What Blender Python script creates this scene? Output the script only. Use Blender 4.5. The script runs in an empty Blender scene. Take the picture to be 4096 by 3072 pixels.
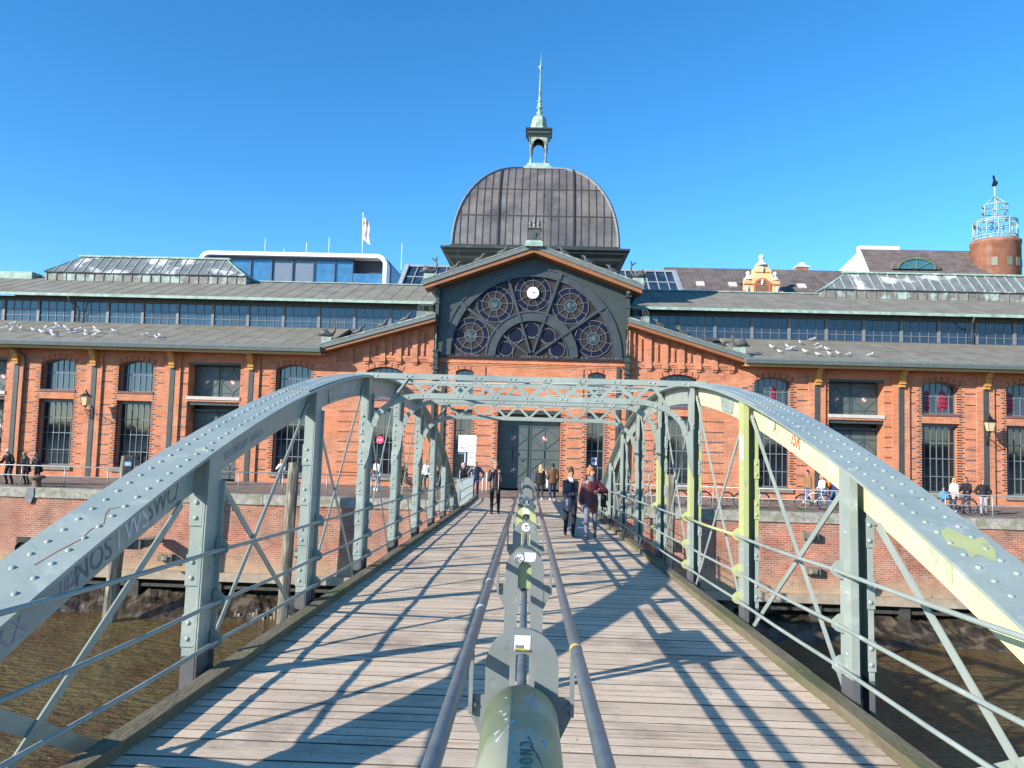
import bpy, math, random
from mathutils import Vector, Matrix, noise
random.seed(7)
SC = bpy.context.scene
COL = SC.collection
pi = math.pi
sin, cos = math.sin, math.cos

# ------------------------------------------------------------------ camera, sky, sun, exposure
CAM_H = 3.117
pitch, roll, yaw = .0663, .0294, .0372
_f = Vector((-sin(yaw), cos(yaw), 0)); _r = Vector((cos(yaw), sin(yaw), 0)); _u = Vector((0, 0, 1))
F_ = _f * cos(pitch) + _u * sin(pitch); U_ = _u * cos(pitch) - _f * sin(pitch)
R2 = _r * cos(roll) + U_ * sin(roll); U2 = U_ * cos(roll) - _r * sin(roll)
cam = bpy.data.cameras.new('camera'); camo = bpy.data.objects.new('camera', cam); COL.objects.link(camo)
cam.sensor_fit = 'HORIZONTAL'; cam.sensor_width = 36; cam.lens = 36 * 3080 / 4096
cam.clip_start = .05; cam.clip_end = 3000
camo.matrix_world = Matrix(((R2.x, U2.x, -F_.x, 0), (R2.y, U2.y, -F_.y, 0), (R2.z, U2.z, -F_.z, CAM_H), (0, 0, 0, 1)))
SC.camera = camo

BD = Vector((-.0138, .99934, -.0343)).normalized()      # direction of the footbridge
BX = BD.cross(Vector((0, 0, 1))).normalized()
BZ = BX.cross(BD)
SUN = (BX * 1.9 + BD * 1.37 - Vector((0, 0, 1))).normalized()
w = bpy.data.worlds.new('World'); SC.world = w; w.use_nodes = True
nt = w.node_tree; bg = nt.nodes['Background']
sky = nt.nodes.new('ShaderNodeTexSky'); sky.sky_type = 'NISHITA'; sky.sun_disc = False
sky.sun_elevation = math.asin(-SUN.z); sky.sun_rotation = math.atan2(-SUN.x, -SUN.y)
sky.air_density = .8; sky.dust_density = 0; sky.ozone_density = 4.5; sky.altitude = 0
hs = nt.nodes.new('ShaderNodeHueSaturation'); hs.inputs['Saturation'].default_value = 1.2
hs.inputs['Hue'].default_value = .494
nt.links.new(sky.outputs[0], hs.inputs['Color']); nt.links.new(hs.outputs[0], bg.inputs[0]); bg.inputs[1].default_value = .15
sl = bpy.data.lights.new('sun', 'SUN'); sl.energy = 4.6; sl.angle = math.radians(.5); sl.color = (1, .93, .83)
so = bpy.data.objects.new('sun', sl); COL.objects.link(so); so.rotation_euler = SUN.to_track_quat('-Z', 'Y').to_euler()
so.location = (-40, -30, 40)
SC.view_settings.view_transform = 'Standard'; SC.view_settings.look = 'None'
SC.view_settings.exposure = 0.88; SC.view_settings.gamma = 1

# ------------------------------------------------------------------ materials
MATS = {}
def lin(c):
    return tuple(((x / 255) / 12.92 if x / 255 <= .04045 else ((x / 255 + .055) / 1.055) ** 2.4) for x in c)
def mat(name, col, rough=.6, metal=0, var=.15, vs=3, bump=0, bs=30, spec=.5, stretch=(1, 1, 1), island=0, stain=None, stain_scale=1, stain_lo=.5, stain_hi=.7):
    if name in MATS: return MATS[name]
    m = bpy.data.materials.new(name); m.use_nodes = True; n = m.node_tree.nodes; l = m.node_tree.links
    b = n['Principled BSDF']; b.inputs['Roughness'].default_value = rough; b.inputs['Metallic'].default_value = metal
    b.inputs['Specular IOR Level'].default_value = spec
    tc = n.new('ShaderNodeTexCoord'); mp = n.new('ShaderNodeMapping'); mp.inputs['Scale'].default_value = stretch
    l.new(tc.outputs['Object'], mp.inputs[0])
    base = n.new('ShaderNodeRGB'); base.outputs[0].default_value = (*col, 1); out = base.outputs[0]
    if var:
        no = n.new('ShaderNodeTexNoise'); no.inputs['Scale'].default_value = vs; no.inputs['Detail'].default_value = 6
        no.inputs['Roughness'].default_value = .65
        l.new(mp.outputs[0], no.inputs[0])
        mr = n.new('ShaderNodeMapRange'); mr.inputs[1].default_value = .3; mr.inputs[2].default_value = .7
        mr.inputs[3].default_value = 1 - var; mr.inputs[4].default_value = 1 + var
        l.new(no.outputs[0], mr.inputs[0])
        mx = n.new('ShaderNodeVectorMath'); mx.operation = 'SCALE'
        l.new(out, mx.inputs[0]); l.new(mr.outputs[0], mx.inputs['Scale']); out = mx.outputs[0]
    if island:
        g = n.new('ShaderNodeNewGeometry'); mr = n.new('ShaderNodeMapRange')
        mr.inputs[3].default_value = 1 - island; mr.inputs[4].default_value = 1 + island
        l.new(g.outputs['Random Per Island'], mr.inputs[0])
        mx = n.new('ShaderNodeVectorMath'); mx.operation = 'SCALE'
        l.new(out, mx.inputs[0]); l.new(mr.outputs[0], mx.inputs['Scale']); out = mx.outputs[0]
    if stain:
        no = n.new('ShaderNodeTexNoise'); no.inputs['Scale'].default_value = stain_scale; no.inputs['Detail'].default_value = 8
        l.new(mp.outputs[0], no.inputs[0])
        mr = n.new('ShaderNodeMapRange'); mr.inputs[1].default_value = stain_lo; mr.inputs[2].default_value = stain_hi
        l.new(no.outputs[0], mr.inputs[0])
        mix = n.new('ShaderNodeMix'); mix.data_type = 'RGBA'; l.new(mr.outputs[0], mix.inputs[0]); l.new(out, mix.inputs[6])
        mix.inputs[7].default_value = (*stain, 1); out = mix.outputs[2]
    l.new(out, b.inputs['Base Color'])
    if bump:
        no = n.new('ShaderNodeTexNoise'); no.inputs['Scale'].default_value = bs; no.inputs['Detail'].default_value = 5
        l.new(mp.outputs[0], no.inputs[0]); bp = n.new('ShaderNodeBump'); bp.inputs['Strength'].default_value = bump
        bp.inputs['Distance'].default_value = .02
        l.new(no.outputs[0], bp.inputs['Height']); l.new(bp.outputs[0], b.inputs['Normal'])
    MATS[name] = m; return m

def brickmat(name, c1, c2, mortar, bw=.233, rh=.0716, ms=.010, stain=None, sscale=.3, vary=.25, axis='xz', slo=.45, shi=.7, zgrad=None):
    m = bpy.data.materials.new(name); m.use_nodes = True; n = m.node_tree.nodes; l = m.node_tree.links
    b = n['Principled BSDF']; b.inputs['Roughness'].default_value = .85; b.inputs['Specular IOR Level'].default_value = .25
    g = n.new('ShaderNodeNewGeometry'); sx = n.new('ShaderNodeSeparateXYZ'); l.new(g.outputs['Position'], sx.inputs[0])
    cx = n.new('ShaderNodeCombineXYZ')
    if axis == 'xz':
        ad = n.new('ShaderNodeMath'); ad.operation = 'ADD'; l.new(sx.outputs[0], ad.inputs[0]); l.new(sx.outputs[1], ad.inputs[1])
        l.new(ad.outputs[0], cx.inputs[0]); l.new(sx.outputs[2], cx.inputs[1])
    else:
        l.new(sx.outputs[0], cx.inputs[0]); l.new(sx.outputs[1], cx.inputs[1])
    br = n.new('ShaderNodeTexBrick'); l.new(cx.outputs[0], br.inputs[0]); br.inputs['Scale'].default_value = 1
    br.inputs['Brick Width'].default_value = bw; br.inputs['Row Height'].default_value = rh
    br.inputs['Mortar Size'].default_value = ms; br.inputs['Mortar Smooth'].default_value = .2; br.inputs['Bias'].default_value = 0
    br.inputs['Color1'].default_value = (*c1, 1); br.inputs['Color2'].default_value = (*c2, 1); br.inputs['Mortar'].default_value = (*mortar, 1)
    out = br.outputs[0]
    no = n.new('ShaderNodeTexNoise'); no.inputs['Scale'].default_value = 1.3; no.inputs['Detail'].default_value = 7
    l.new(g.outputs['Position'], no.inputs[0])
    mr = n.new('ShaderNodeMapRange'); mr.inputs[1].default_value = .3; mr.inputs[2].default_value = .7
    mr.inputs[3].default_value = 1 - vary; mr.inputs[4].default_value = 1 + vary; l.new(no.outputs[0], mr.inputs[0])
    mx = n.new('ShaderNodeVectorMath'); mx.operation = 'SCALE'; l.new(out, mx.inputs[0]); l.new(mr.outputs[0], mx.inputs['Scale']); out = mx.outputs[0]
    if stain:
        no = n.new('ShaderNodeTexNoise'); no.inputs['Scale'].default_value = sscale; no.inputs['Detail'].default_value = 9
        l.new(g.outputs['Position'], no.inputs[0])
        mr = n.new('ShaderNodeMapRange'); mr.inputs[1].default_value = slo; mr.inputs[2].default_value = shi; l.new(no.outputs[0], mr.inputs[0])
        mix = n.new('ShaderNodeMix'); mix.data_type = 'RGBA'; l.new(mr.outputs[0], mix.inputs[0]); l.new(out, mix.inputs[6]); mix.inputs[7].default_value = (*stain, 1)
        out = mix.outputs[2]
    if zgrad:    # algae and salt stains near the tide line: z range, colour
        z0, z1, zc, za = zgrad
        mr = n.new('ShaderNodeMapRange'); mr.inputs[1].default_value = z1; mr.inputs[2].default_value = z0
        ad = n.new('ShaderNodeMath'); ad.operation = 'MULTIPLY_ADD'; l.new(no.outputs[0], ad.inputs[0]); ad.inputs[1].default_value = 1.6
        l.new(sx.outputs[2], ad.inputs[2]); l.new(ad.outputs[0], mr.inputs[0])
        mu = n.new('ShaderNodeMath'); mu.operation = 'MULTIPLY'; l.new(mr.outputs[0], mu.inputs[0]); mu.inputs[1].default_value = za
        mix = n.new('ShaderNodeMix'); mix.data_type = 'RGBA'; l.new(mu.outputs[0], mix.inputs[0]); l.new(out, mix.inputs[6]); mix.inputs[7].default_value = (*zc, 1)
        out = mix.outputs[2]
    l.new(out, b.inputs['Base Color'])
    bp = n.new('ShaderNodeBump'); bp.inputs['Strength'].default_value = .5; bp.inputs['Distance'].default_value = .006; bp.invert = True
    l.new(br.outputs['Fac'], bp.inputs['Height']); l.new(bp.outputs[0], b.inputs['Normal'])
    MATS[name] = m; return m

steel = mat('grey_bridge_paint', (.29, .335, .295), .38, 0, .1, 2.5, .12, 40, stain=(.20, .25, .235), stain_scale=1.2, stain_lo=.5, stain_hi=.75)
steel_lime = mat('lime_paint', (.40, .43, .18), .5, 0, .06, 3, .08, 50)
steel_green = mat('faded_green_paint', (.33, .39, .20), .45, 0, .12, 5, .06, 60, stain=(.5, .52, .36), stain_scale=3, stain_lo=.5, stain_hi=.62)
steel_dark = mat('dark_steel', (.07, .075, .075), .5, 0, .25, 4, .2, 40)
pipe_mat = mat('worn_pipe', (.13, .155, .165), .3, .3, .3, 9, .05, 60, stain=(.22, .13, .10), stain_scale=6, stain_lo=.66, stain_hi=.76)
frame_mat = mat('grey_frame_paint', (.185, .205, .195), .42, 0, .08, 3, .05, 50)
hood_grey = mat('hood_grey_paint', (.30, .33, .31), .45, 0, .1, 4)
wood = mat('weathered_deck_wood', (.64, .505, .375), .8, 0, .13, 5, .45, 26, spec=.2, stretch=(.35, 5, 4), island=.11, stain=(.34, .24, .17), stain_scale=1.7, stain_lo=.56, stain_hi=.80)
kerbwood = mat('kerb_wood', (.17, .145, .095), .9, 0, .35, 4, .6, 25, spec=.2, stretch=(2, .4, 2), stain=(.10, .11, .05), stain_scale=2, stain_lo=.5, stain_hi=.66)
pilewood = mat('pile_wood', (.16, .135, .10), .9, 0, .4, 5, .8, 20, stretch=(3, 3, .5), stain=(.34, .31, .24), stain_scale=2, stain_lo=.5, stain_hi=.65)
brick = brickmat('red_orange_brick', (.38, .085, .034), (.53, .155, .06), (.58, .42, .30), ms=.009, stain=(.56, .19, .07), sscale=.55, slo=.45, shi=.85, vary=.2)
brick_dark = mat('dark_glazed_brick', (.045, .03, .035), .5, 0, .3, 12)
brick_deep = brickmat('frieze_brick', (.43, .12, .055), (.52, .16, .07), (.5, .34, .26))
quaybrick = brickmat('quay_brick', (.26, .085, .052), (.42, .15, .09), (.40, .31, .24), bw=.28, rh=.095, ms=.012, stain=(.34, .20, .14), sscale=.5, slo=.45, shi=.9, vary=.3, zgrad=(-3.6, -1.7, (.42, .36, .22), .85))
towerbrick = brickmat('tower_brick', (.27, .10, .055), (.33, .13, .07), (.3, .2, .15), bw=.3, rh=.09)
cobble = brickmat('cobbles', (.21, .15, .125), (.33, .25, .21), (.10, .085, .07), bw=.24, rh=.16, ms=.018, stain=(.16, .15, .10), sscale=.5, slo=.5, shi=.7, axis='xy', vary=.25)
yellowbrick = brickmat('yellow_brick', (.62, .40, .16), (.7, .47, .22), (.7, .55, .35), bw=.3, rh=.09)
granite = mat('granite', (.33, .31, .265), .85, 0, .45, 6, .5, 25, stain=(.22, .22, .14), stain_scale=3, stain_lo=.5, stain_hi=.62)
concrete = mat('ledge_concrete', (.34, .27, .20), .85, 0, .25, 2, .3, 12)
mud = mat('wet_mud', (.035, .027, .019), .38, 0, .6, 3, 1, 9, stain=(.10, .078, .052), stain_scale=1.6, stain_lo=.5, stain_hi=.6)
grass = mat('quay_grass', (.13, .15, .045), .9, 0, .5, 20)
green = mat('green_painted_iron', (.043, .056, .051), .42, 0, .1, 3)
green_door = mat('green_door_paint', (.085, .11, .105), .4, 0, .08, 2)
patina = mat('copper_patina', (.30, .42, .35), .7, 0, .3, 3, .2, 20, stain=(.20, .24, .21), stain_scale=2)
patina_dark = mat('dark_patina', (.17, .19, .17), .7, 0, .4, 4, .2, 20, stain=(.30, .40, .34), stain_scale=2.5, stain_lo=.52, stain_hi=.64)
roofing = mat('roofing_felt', (.185, .172, .135), .9, 0, .14, 1.2, .2, 30, stain=(.26, .25, .21), stain_scale=.8, stain_lo=.45, stain_hi=.8)
gutter = mat('zinc_gutter', (.13, .155, .15), .5, 0, .2, 3)
timber = mat('ochre_timber', (.48, .29, .10), .6, 0, .15, 2, stretch=(.3, 4, 4))
timber_red = mat('red_timber', (.27, .11, .042), .55, 0, .18, 2)
bracket_mat = mat('ochre_bracket', (.52, .27, .06), .6, 0, .12, 5)
stone = mat('pale_stone', (.50, .46, .40), .8, 0, .15, 6)
stone_dark = mat('weathered_sill', (.22, .19, .15), .85, 0, .3, 5)
mull = mat('window_bars', (.15, .17, .18), .5, 0, .1, 5)
def glassmat(name, col, rough=.06, ior=1.9, var=.3):
    m = mat(name, col, rough, 0, var, 1.1, .06, 2.5); m.node_tree.nodes['Principled BSDF'].inputs['IOR'].default_value = ior; return m
glass = glassmat('dark_window_glass', (.008, .011, .014), .04, 1.95)
glass_up = glassmat('sky_reflection_glass', (.028, .05, .075), .1, 1.9)  # sky reflection of the left upper panes put into the bluish base colour
glass_clere = glassmat('clerestory_glass', (.016, .028, .055), .12, 1.8, .4)
glass_blue = glassmat('blue_facade_glass', (.05, .16, .30), .08, 1.9, .3)
rose_dark = glassmat('rosette_grey_glass', (.040, .034, .033), .4, 1.25)
rose_blue = glassmat('rosette_blue_glass', (.010, .012, .030), .4, 1.25)
white = mat('white_enamel', (.8, .8, .8), .4, 0, .03)
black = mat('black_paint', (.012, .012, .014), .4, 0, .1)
dome_mat = mat('dome_bronze', (.060, .050, .045), .5, .15, .2, 3, .1, 12)
dome_pane = mat('dome_panel', (.19, .168, .15), .32, .15, .35, .8, stain=(.07, .07, .075), stain_scale=.5, stain_lo=.5, stain_hi=.72)
tile_roof = brickmat('brown_tiles', (.155, .125, .115), (.185, .15, .135), (.10, .08, .075), bw=.3, rh=.3, ms=.04)
cream = mat('cream_render', (.78, .74, .62), .8, 0, .05)
plaster = mat('white_plaster', (.82, .82, .84), .5, 0, .03)
skylight_glass = mat('old_skylight_glass', (.17, .175, .175), .3, 0, .35, 1.0, stain=(.75, .75, .74), stain_scale=.65, stain_lo=.56, stain_hi=.66)
galv = mat('galvanised_rail', (.36, .38, .37), .45, .3, .15, 8)

def spots(m, col, scale, lo, hi, det=6, bump=0):
    n = m.node_tree.nodes; l = m.node_tree.links; b = n['Principled BSDF']; src = b.inputs['Base Color'].links[0].from_socket
    g = n.new('ShaderNodeNewGeometry'); no = n.new('ShaderNodeTexNoise'); no.inputs['Scale'].default_value = scale; no.inputs['Detail'].default_value = det; no.inputs['Roughness'].default_value = .7
    l.new(g.outputs['Position'], no.inputs[0]); mr = n.new('ShaderNodeMapRange'); mr.inputs[1].default_value = lo; mr.inputs[2].default_value = hi; l.new(no.outputs[0], mr.inputs[0])
    mix = n.new('ShaderNodeMix'); mix.data_type = 'RGBA'; l.new(mr.outputs[0], mix.inputs[0]); l.new(src, mix.inputs[6]); mix.inputs[7].default_value = (*col, 1); l.new(mix.outputs[2], b.inputs['Base Color'])
spots(steel, (.17, .075, .04), 9, .70, .74, 8); spots(steel, (.36, .40, .37), 3.1, .56, .66, 8); spots(steel, (.12, .15, .145), 5, .64, .72)
spots(steel_lime, (.30, .34, .20), 7, .60, .68); spots(steel_green, (.17, .20, .12), 12, .62, .68)
spots(frame_mat, (.10, .11, .105), 14, .62, .68); spots(frame_mat, (.24, .26, .25), 5, .58, .66)
spots(wood, (.16, .115, .08), 23, .67, .70, 3); spots(wood, (.30, .235, .18), 1.1, .50, .72, 9); spots(wood, (.62, .55, .47), 3.7, .62, .70)
spots(brick, (.17, .07, .045), .8, .60, .80, 9); spots(brick, (.60, .33, .20), 2.3, .64, .74, 4)
spots(quaybrick, (.10, .06, .045), 1.7, .62, .70, 9); spots(quaybrick, (.55, .45, .38), 6, .68, .71, 3)
spots(roofing, (.11, .105, .09), 1.6, .58, .68, 9); spots(granite, (.12, .12, .09), 9, .60, .64)

# ------------------------------------------------------------------ mesh builder
ROFF = {}
class MB:
    def __init__(s): s.v = []; s.f = []; s.m = []; s.ms = []; s.cur = 0; s.sm = []
    def mat(s, m):
        if m not in s.ms: s.ms.append(m)
        s.cur = s.ms.index(m); return s
    def add(s, vs, fs, smooth=False):
        o = len(s.v); s.v += [tuple(p) for p in vs]
        for q in fs: s.f.append([i + o for i in q]); s.m.append(s.cur); s.sm.append(smooth)
        return s
    def box(s, x0, x1, y0, y1, z0, z1):
        if x0 > x1: x0, x1 = x1, x0
        if y0 > y1: y0, y1 = y1, y0
        if z0 > z1: z0, z1 = z1, z0
        return s.add([(x0, y0, z0), (x1, y0, z0), (x1, y1, z0), (x0, y1, z0), (x0, y0, z1), (x1, y0, z1), (x1, y1, z1), (x0, y1, z1)],
                     [(0, 3, 2, 1), (4, 5, 6, 7), (0, 1, 5, 4), (1, 2, 6, 5), (2, 3, 7, 6), (3, 0, 4, 7)])
    def bar(s, p, q, w, h, up=(0, 0, 1)):
        p = Vector(p); q = Vector(q); d = (q - p).normalized(); u = Vector(up)
        x = d.cross(u)
        if x.length < 1e-5: x = d.cross(Vector((1, 0, 0)))
        x.normalize(); u = x.cross(d).normalized()
        vs = [c + x * (a * w / 2) + u * (b * h / 2) for c in (p, q) for a, b in ((-1, -1), (1, -1), (1, 1), (-1, 1))]
        return s.add(vs, [(0, 1, 2, 3), (7, 6, 5, 4), (0, 4, 5, 1), (1, 5, 6, 2), (2, 6, 7, 3), (3, 7, 4, 0)])
    def tube(s, pts, r, n=8, cap=True):
        pts = [Vector(p) for p in pts]
        rs = r if isinstance(r, (list, tuple)) else [r] * len(pts)
        o = []
        d0 = (pts[1] - pts[0]).normalized(); a = d0.cross(Vector((0, 0, 1)))
        if a.length < .05: a = d0.cross(Vector((0, 1, 0)))
        a.normalize()
        for i, p in enumerate(pts):
            d = (pts[min(i + 1, len(pts) - 1)] - pts[max(i - 1, 0)]).normalized()
            a = (a - d * a.dot(d)).normalized(); b = d.cross(a)
            for k in range(n):
                t = 2 * pi * k / n; o.append(p + (a * cos(t) + b * sin(t)) * rs[i])
        fs = []
        for i in range(len(pts) - 1):
            for k in range(n):
                k2 = (k + 1) % n; fs.append((i * n + k, i * n + k2, (i + 1) * n + k2, (i + 1) * n + k))
        s.add(o, fs, True)
        if cap:
            b0 = len(s.v) - len(o)
            s.f.append([b0 + k for k in reversed(range(n))]); s.m.append(s.cur); s.sm.append(False)
            s.f.append([b0 + (len(pts) - 1) * n + k for k in range(n)]); s.m.append(s.cur); s.sm.append(False)
        return s
    def lathe(s, prof, c, n=16, ax='z', smooth=True, sq=0):
        vs = []
        for r, h in prof:
            for k in range(n):
                t = 2 * pi * (k + .5) / n
                x, y = r * cos(t), r * sin(t)
                vs.append({'z': (c[0] + x, c[1] + y, c[2] + h), 'y': (c[0] + x, c[1] + h, c[2] + y), 'x': (c[0] + h, c[1] + x, c[2] + y)}[ax])
        fs = [(i * n + k, i * n + (k + 1) % n, (i + 1) * n + (k + 1) % n, (i + 1) * n + k) for i in range(len(prof) - 1) for k in range(n)]
        return s.add(vs, fs, smooth)
    def prism(s, poly, p0, p1, ax='y'):
        # poly: 2-D outline in the plane across ax; extruded p0..p1 along ax
        n = len(poly)
        def P(a, b, h): return {'y': (a, h, b), 'x': (h, a, b), 'z': (a, b, h)}[ax]
        vs = [P(a, b, p0) for a, b in poly] + [P(a, b, p1) for a, b in poly]
        return s.add(vs, [tuple(range(n)), tuple(reversed(range(n, 2 * n)))] + [(i, i + n, (i + 1) % n + n, (i + 1) % n) for i in range(n)])
    def ring(s, c, r0, r1, y0, y1, a0=0, a1=2 * pi, n=48):
        # flat annulus sector standing in the x-z plane, thickness y0..y1
        vs = []; full = abs(a1 - a0 - 2 * pi) < 1e-4
        for k in range(n + 1):
            t = a0 + (a1 - a0) * k / n
            for r, y in ((r0, y0), (r1, y0), (r1, y1), (r0, y1)): vs.append((c[0] + r * cos(t), y, c[1] + r * sin(t)))
        fs = []
        for k in range(n):
            for j in range(4):
                j2 = (j + 1) % 4; fs.append((k * 4 + j, k * 4 + j2, (k + 1) * 4 + j2, (k + 1) * 4 + j))
        if not full: fs += [(0, 3, 2, 1), (n * 4, n * 4 + 1, n * 4 + 2, n * 4 + 3)]
        return s.add(vs, fs)
    def disc(s, c, r, y0, y1, n=32): return s.prism([(c[0] + r * cos(2 * pi * k / n), c[1] + r * sin(2 * pi * k / n)) for k in range(n)], y0, y1)
    def dome(s, c, r, nrm, k=.6, n=8):
        nrm = Vector(nrm).normalized(); a = nrm.orthogonal().normalized(); b = nrm.cross(a); c = Vector(c); vs = []
        for rr, h in ((1, 0), (.78, .62), (.35, .93)):
            for i in range(n):
                t = 2 * pi * i / n; vs.append(c + (a * cos(t) + b * sin(t)) * r * rr + nrm * (r * k * h))
        fs = [(i * n + j, i * n + (j + 1) % n, (i + 1) * n + (j + 1) % n, (i + 1) * n + j) for i in range(2) for j in range(n)]
        fs.append(tuple(range(2 * n, 3 * n)))
        return s.add(vs, fs, True)
    def ell(s, c, r, n=10, rot=None):
        vs = []; m = n // 2 + 1
        for i in range(m + 1):
            t = pi * i / m
            for k in range(n):
                u = 2 * pi * k / n; p = Vector((r[0] * sin(t) * cos(u), r[1] * sin(t) * sin(u), r[2] * cos(t)))
                if rot: p = rot @ p
                vs.append(p + Vector(c))
        return s.add(vs, [(i * n + k, (i + 1) * n + k, (i + 1) * n + (k + 1) % n, i * n + (k + 1) % n) for i in range(m) for k in range(n)], True)
    def build(s, name, m=None, parent=None, smooth=None, label=None, local=False):
        off = Vector((0, 0, 0))
        if parent is not None and not local: off = ROFF.get(root_of(parent).name, off)
        me = bpy.data.meshes.new(name); me.from_pydata([(a - off.x, b - off.y, c - off.z) for a, b, c in s.v], [], s.f)
        ms = s.ms if s.ms else [m]
        for x in ms: me.materials.append(x)
        me.polygons.foreach_set('material_index', s.m)
        me.polygons.foreach_set('use_smooth', s.sm if smooth is None else [smooth] * len(s.f))
        me.update()
        o = bpy.data.objects.new(name, me); COL.objects.link(o)
        if parent is not None: o.parent = parent
        if label: o['label'] = label
        return o
def root_of(o):
    while o.parent is not None: o = o.parent
    return o
def tag(o, label=None, cat=None, group=None, kind=None):
    if label: o['label'] = label
    if cat: o['category'] = cat
    if group: o['group'] = group
    if kind: o['kind'] = kind
    return o
def thing(name, label, cat, loc=(0, 0, 0), rz=0, group=None, off=True):
    o = bpy.data.objects.new(name, None); COL.objects.link(o); o.location = loc; o.rotation_euler = (0, 0, rz)
    o.empty_display_size = .3
    if off: ROFF[o.name] = Vector(loc)
    return tag(o, label, cat, group)
def copy_tree(o, parent=None, loc=None, rz=None, label=None):
    c = o.copy(); COL.objects.link(c); c.parent = parent
    if loc is not None: c.location = loc
    if rz is not None: c.rotation_euler = (0, 0, rz)
    if label: c['label'] = label
    for ch in list(o.children): copy_tree(ch, c)
    return c
def struct(mb, name, m=None): return tag(mb.build(name, m), kind='structure')
_fonts = {}
def text_mesh(body, size, name, m, parent, mat4, depth=.002, shear=0, align='CENTER'):
    cu = bpy.data.curves.new('t', 'FONT'); cu.body = body; cu.size = size; cu.extrude = depth; cu.align_x = align; cu.shear = shear
    cu.resolution_u = 3
    o = bpy.data.objects.new('t', cu); COL.objects.link(o)
    dg = bpy.context.evaluated_depsgraph_get(); me = bpy.data.meshes.new_from_object(o.evaluated_get(dg)); bpy.data.objects.remove(o)
    me.materials.clear(); me.materials.append(m); me.transform(mat4); me.name = name
    ob = bpy.data.objects.new(name, me); COL.objects.link(ob); ob.parent = parent; return ob
# ------------------------------------------------------------------ setting: quay, water, mud
Yf, Yc, XC = 43.85, 35.65, -.58
mb = MB(); mb.add([(-260, Yc + .42, 0), (260, Yc + .42, 0), (260, 420, 0), (-260, 420, 0)], [(0, 1, 2, 3)]); struct(mb, 'quay_pavement', cobble)
mb = MB(); mb.add([(-900, -900, -8), (900, -900, -8), (900, 1500, -8), (-900, 1500, -8)], [(0, 1, 2, 3)]); struct(mb, 'ground', mud)
def watermat():
    m = bpy.data.materials.new('river_water'); m.use_nodes = True; n = m.node_tree.nodes; l = m.node_tree.links; b = n['Principled BSDF']
    b.inputs['Roughness'].default_value = .09; b.inputs['IOR'].default_value = 1.33
    tc = n.new('ShaderNodeTexCoord')
    def noi(sc, st, det=4):
        mp = n.new('ShaderNodeMapping'); mp.inputs['Scale'].default_value = st; l.new(tc.outputs['Object'], mp.inputs[0])
        no = n.new('ShaderNodeTexNoise'); no.inputs['Scale'].default_value = sc; no.inputs['Detail'].default_value = det; l.new(mp.outputs[0], no.inputs[0]); return no
    a = noi(3.2, (.6, 1.5, 1)); c = noi(.35, (1, 1, 1), 3); d = noi(9, (.6, 1.3, 1), 3)
    ad = n.new('ShaderNodeMath'); ad.operation = 'MULTIPLY_ADD'; l.new(d.outputs[0], ad.inputs[0]); ad.inputs[1].default_value = .35; l.new(a.outputs[0], ad.inputs[2])
    bp = n.new('ShaderNodeBump'); bp.inputs['Strength'].default_value = 1; bp.inputs['Distance'].default_value = .22
    l.new(ad.outputs[0], bp.inputs['Height']); l.new(bp.outputs[0], b.inputs['Normal'])
    cr = n.new('ShaderNodeValToRGB'); cr.color_ramp.elements[0].position = .35; cr.color_ramp.elements[0].color = (.085, .050, .020, 1)
    cr.color_ramp.elements[1].position = .65; cr.color_ramp.elements[1].color = (.13, .105, .040, 1); l.new(c.outputs[0], cr.inputs[0]); l.new(cr.outputs[0], b.inputs['Base Color'])
    return m
mb = MB(); mb.add([(-700, -700, -5.4), (700, -700, -5.4), (700, 36.5, -5.4), (-700, 36.5, -5.4)], [(0, 1, 2, 3)]); struct(mb, 'river_water', watermat())
# low industrial far bank behind the camera, seen mirrored in the hall windows
mb = MB(); rnd = random.Random(77); x = -700
while x < 700:
    ww = rnd.uniform(18, 60); hh = rnd.choice((3.5, 4.5, 6, 8, 5, 12)) * rnd.uniform(.8, 1.2); mb.box(x, x + ww, -420, -400, -7, -5.4 + hh + 2)
    if rnd.random() < .25: mb.box(x + ww * .4, x + ww * .4 + 5, -399, -396, -7, 9 + rnd.uniform(3, 16))
    x += ww + rnd.uniform(0, 12)
struct(mb, 'far_bank', mat('far_bank_dark', (.06, .06, .055), .9))
# mud bank below the wall
mb = MB(); nx, ny = 420, 14; x0, x1 = -46, 46
for j in range(ny + 1):
    v = j / ny
    for i in range(nx + 1):
        x = x0 + (x1 - x0) * i / nx; y = 36.6 - v * 5.2
        edge = 2.0 + .9 * noise.noise(Vector((x * .22, 3, 0))) + .35 * noise.noise(Vector((x * .9, 7, 0)))
        dd = (36.0 - y)
        z = -4.55 - .95 * max(0, dd) / edge if dd < edge * .8 else -5.31 - .9 * (dd - edge * .8)
        z += .28 * noise.noise(Vector((x * .8, y * .9, 0))) + .12 * noise.noise(Vector((x * 2.6, y * 3, 1))) + .06 * noise.noise(Vector((x * 7, y * 7, 5)))
        mb.v.append((x, y, z))
for j in range(ny):
    for i in range(nx):
        a = j * (nx + 1) + i; mb.f.append([a, a + nx + 1, a + nx + 2, a + 1]); mb.m.append(0); mb.sm.append(False)
struct(mb, 'mud_bank', mud)
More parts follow.
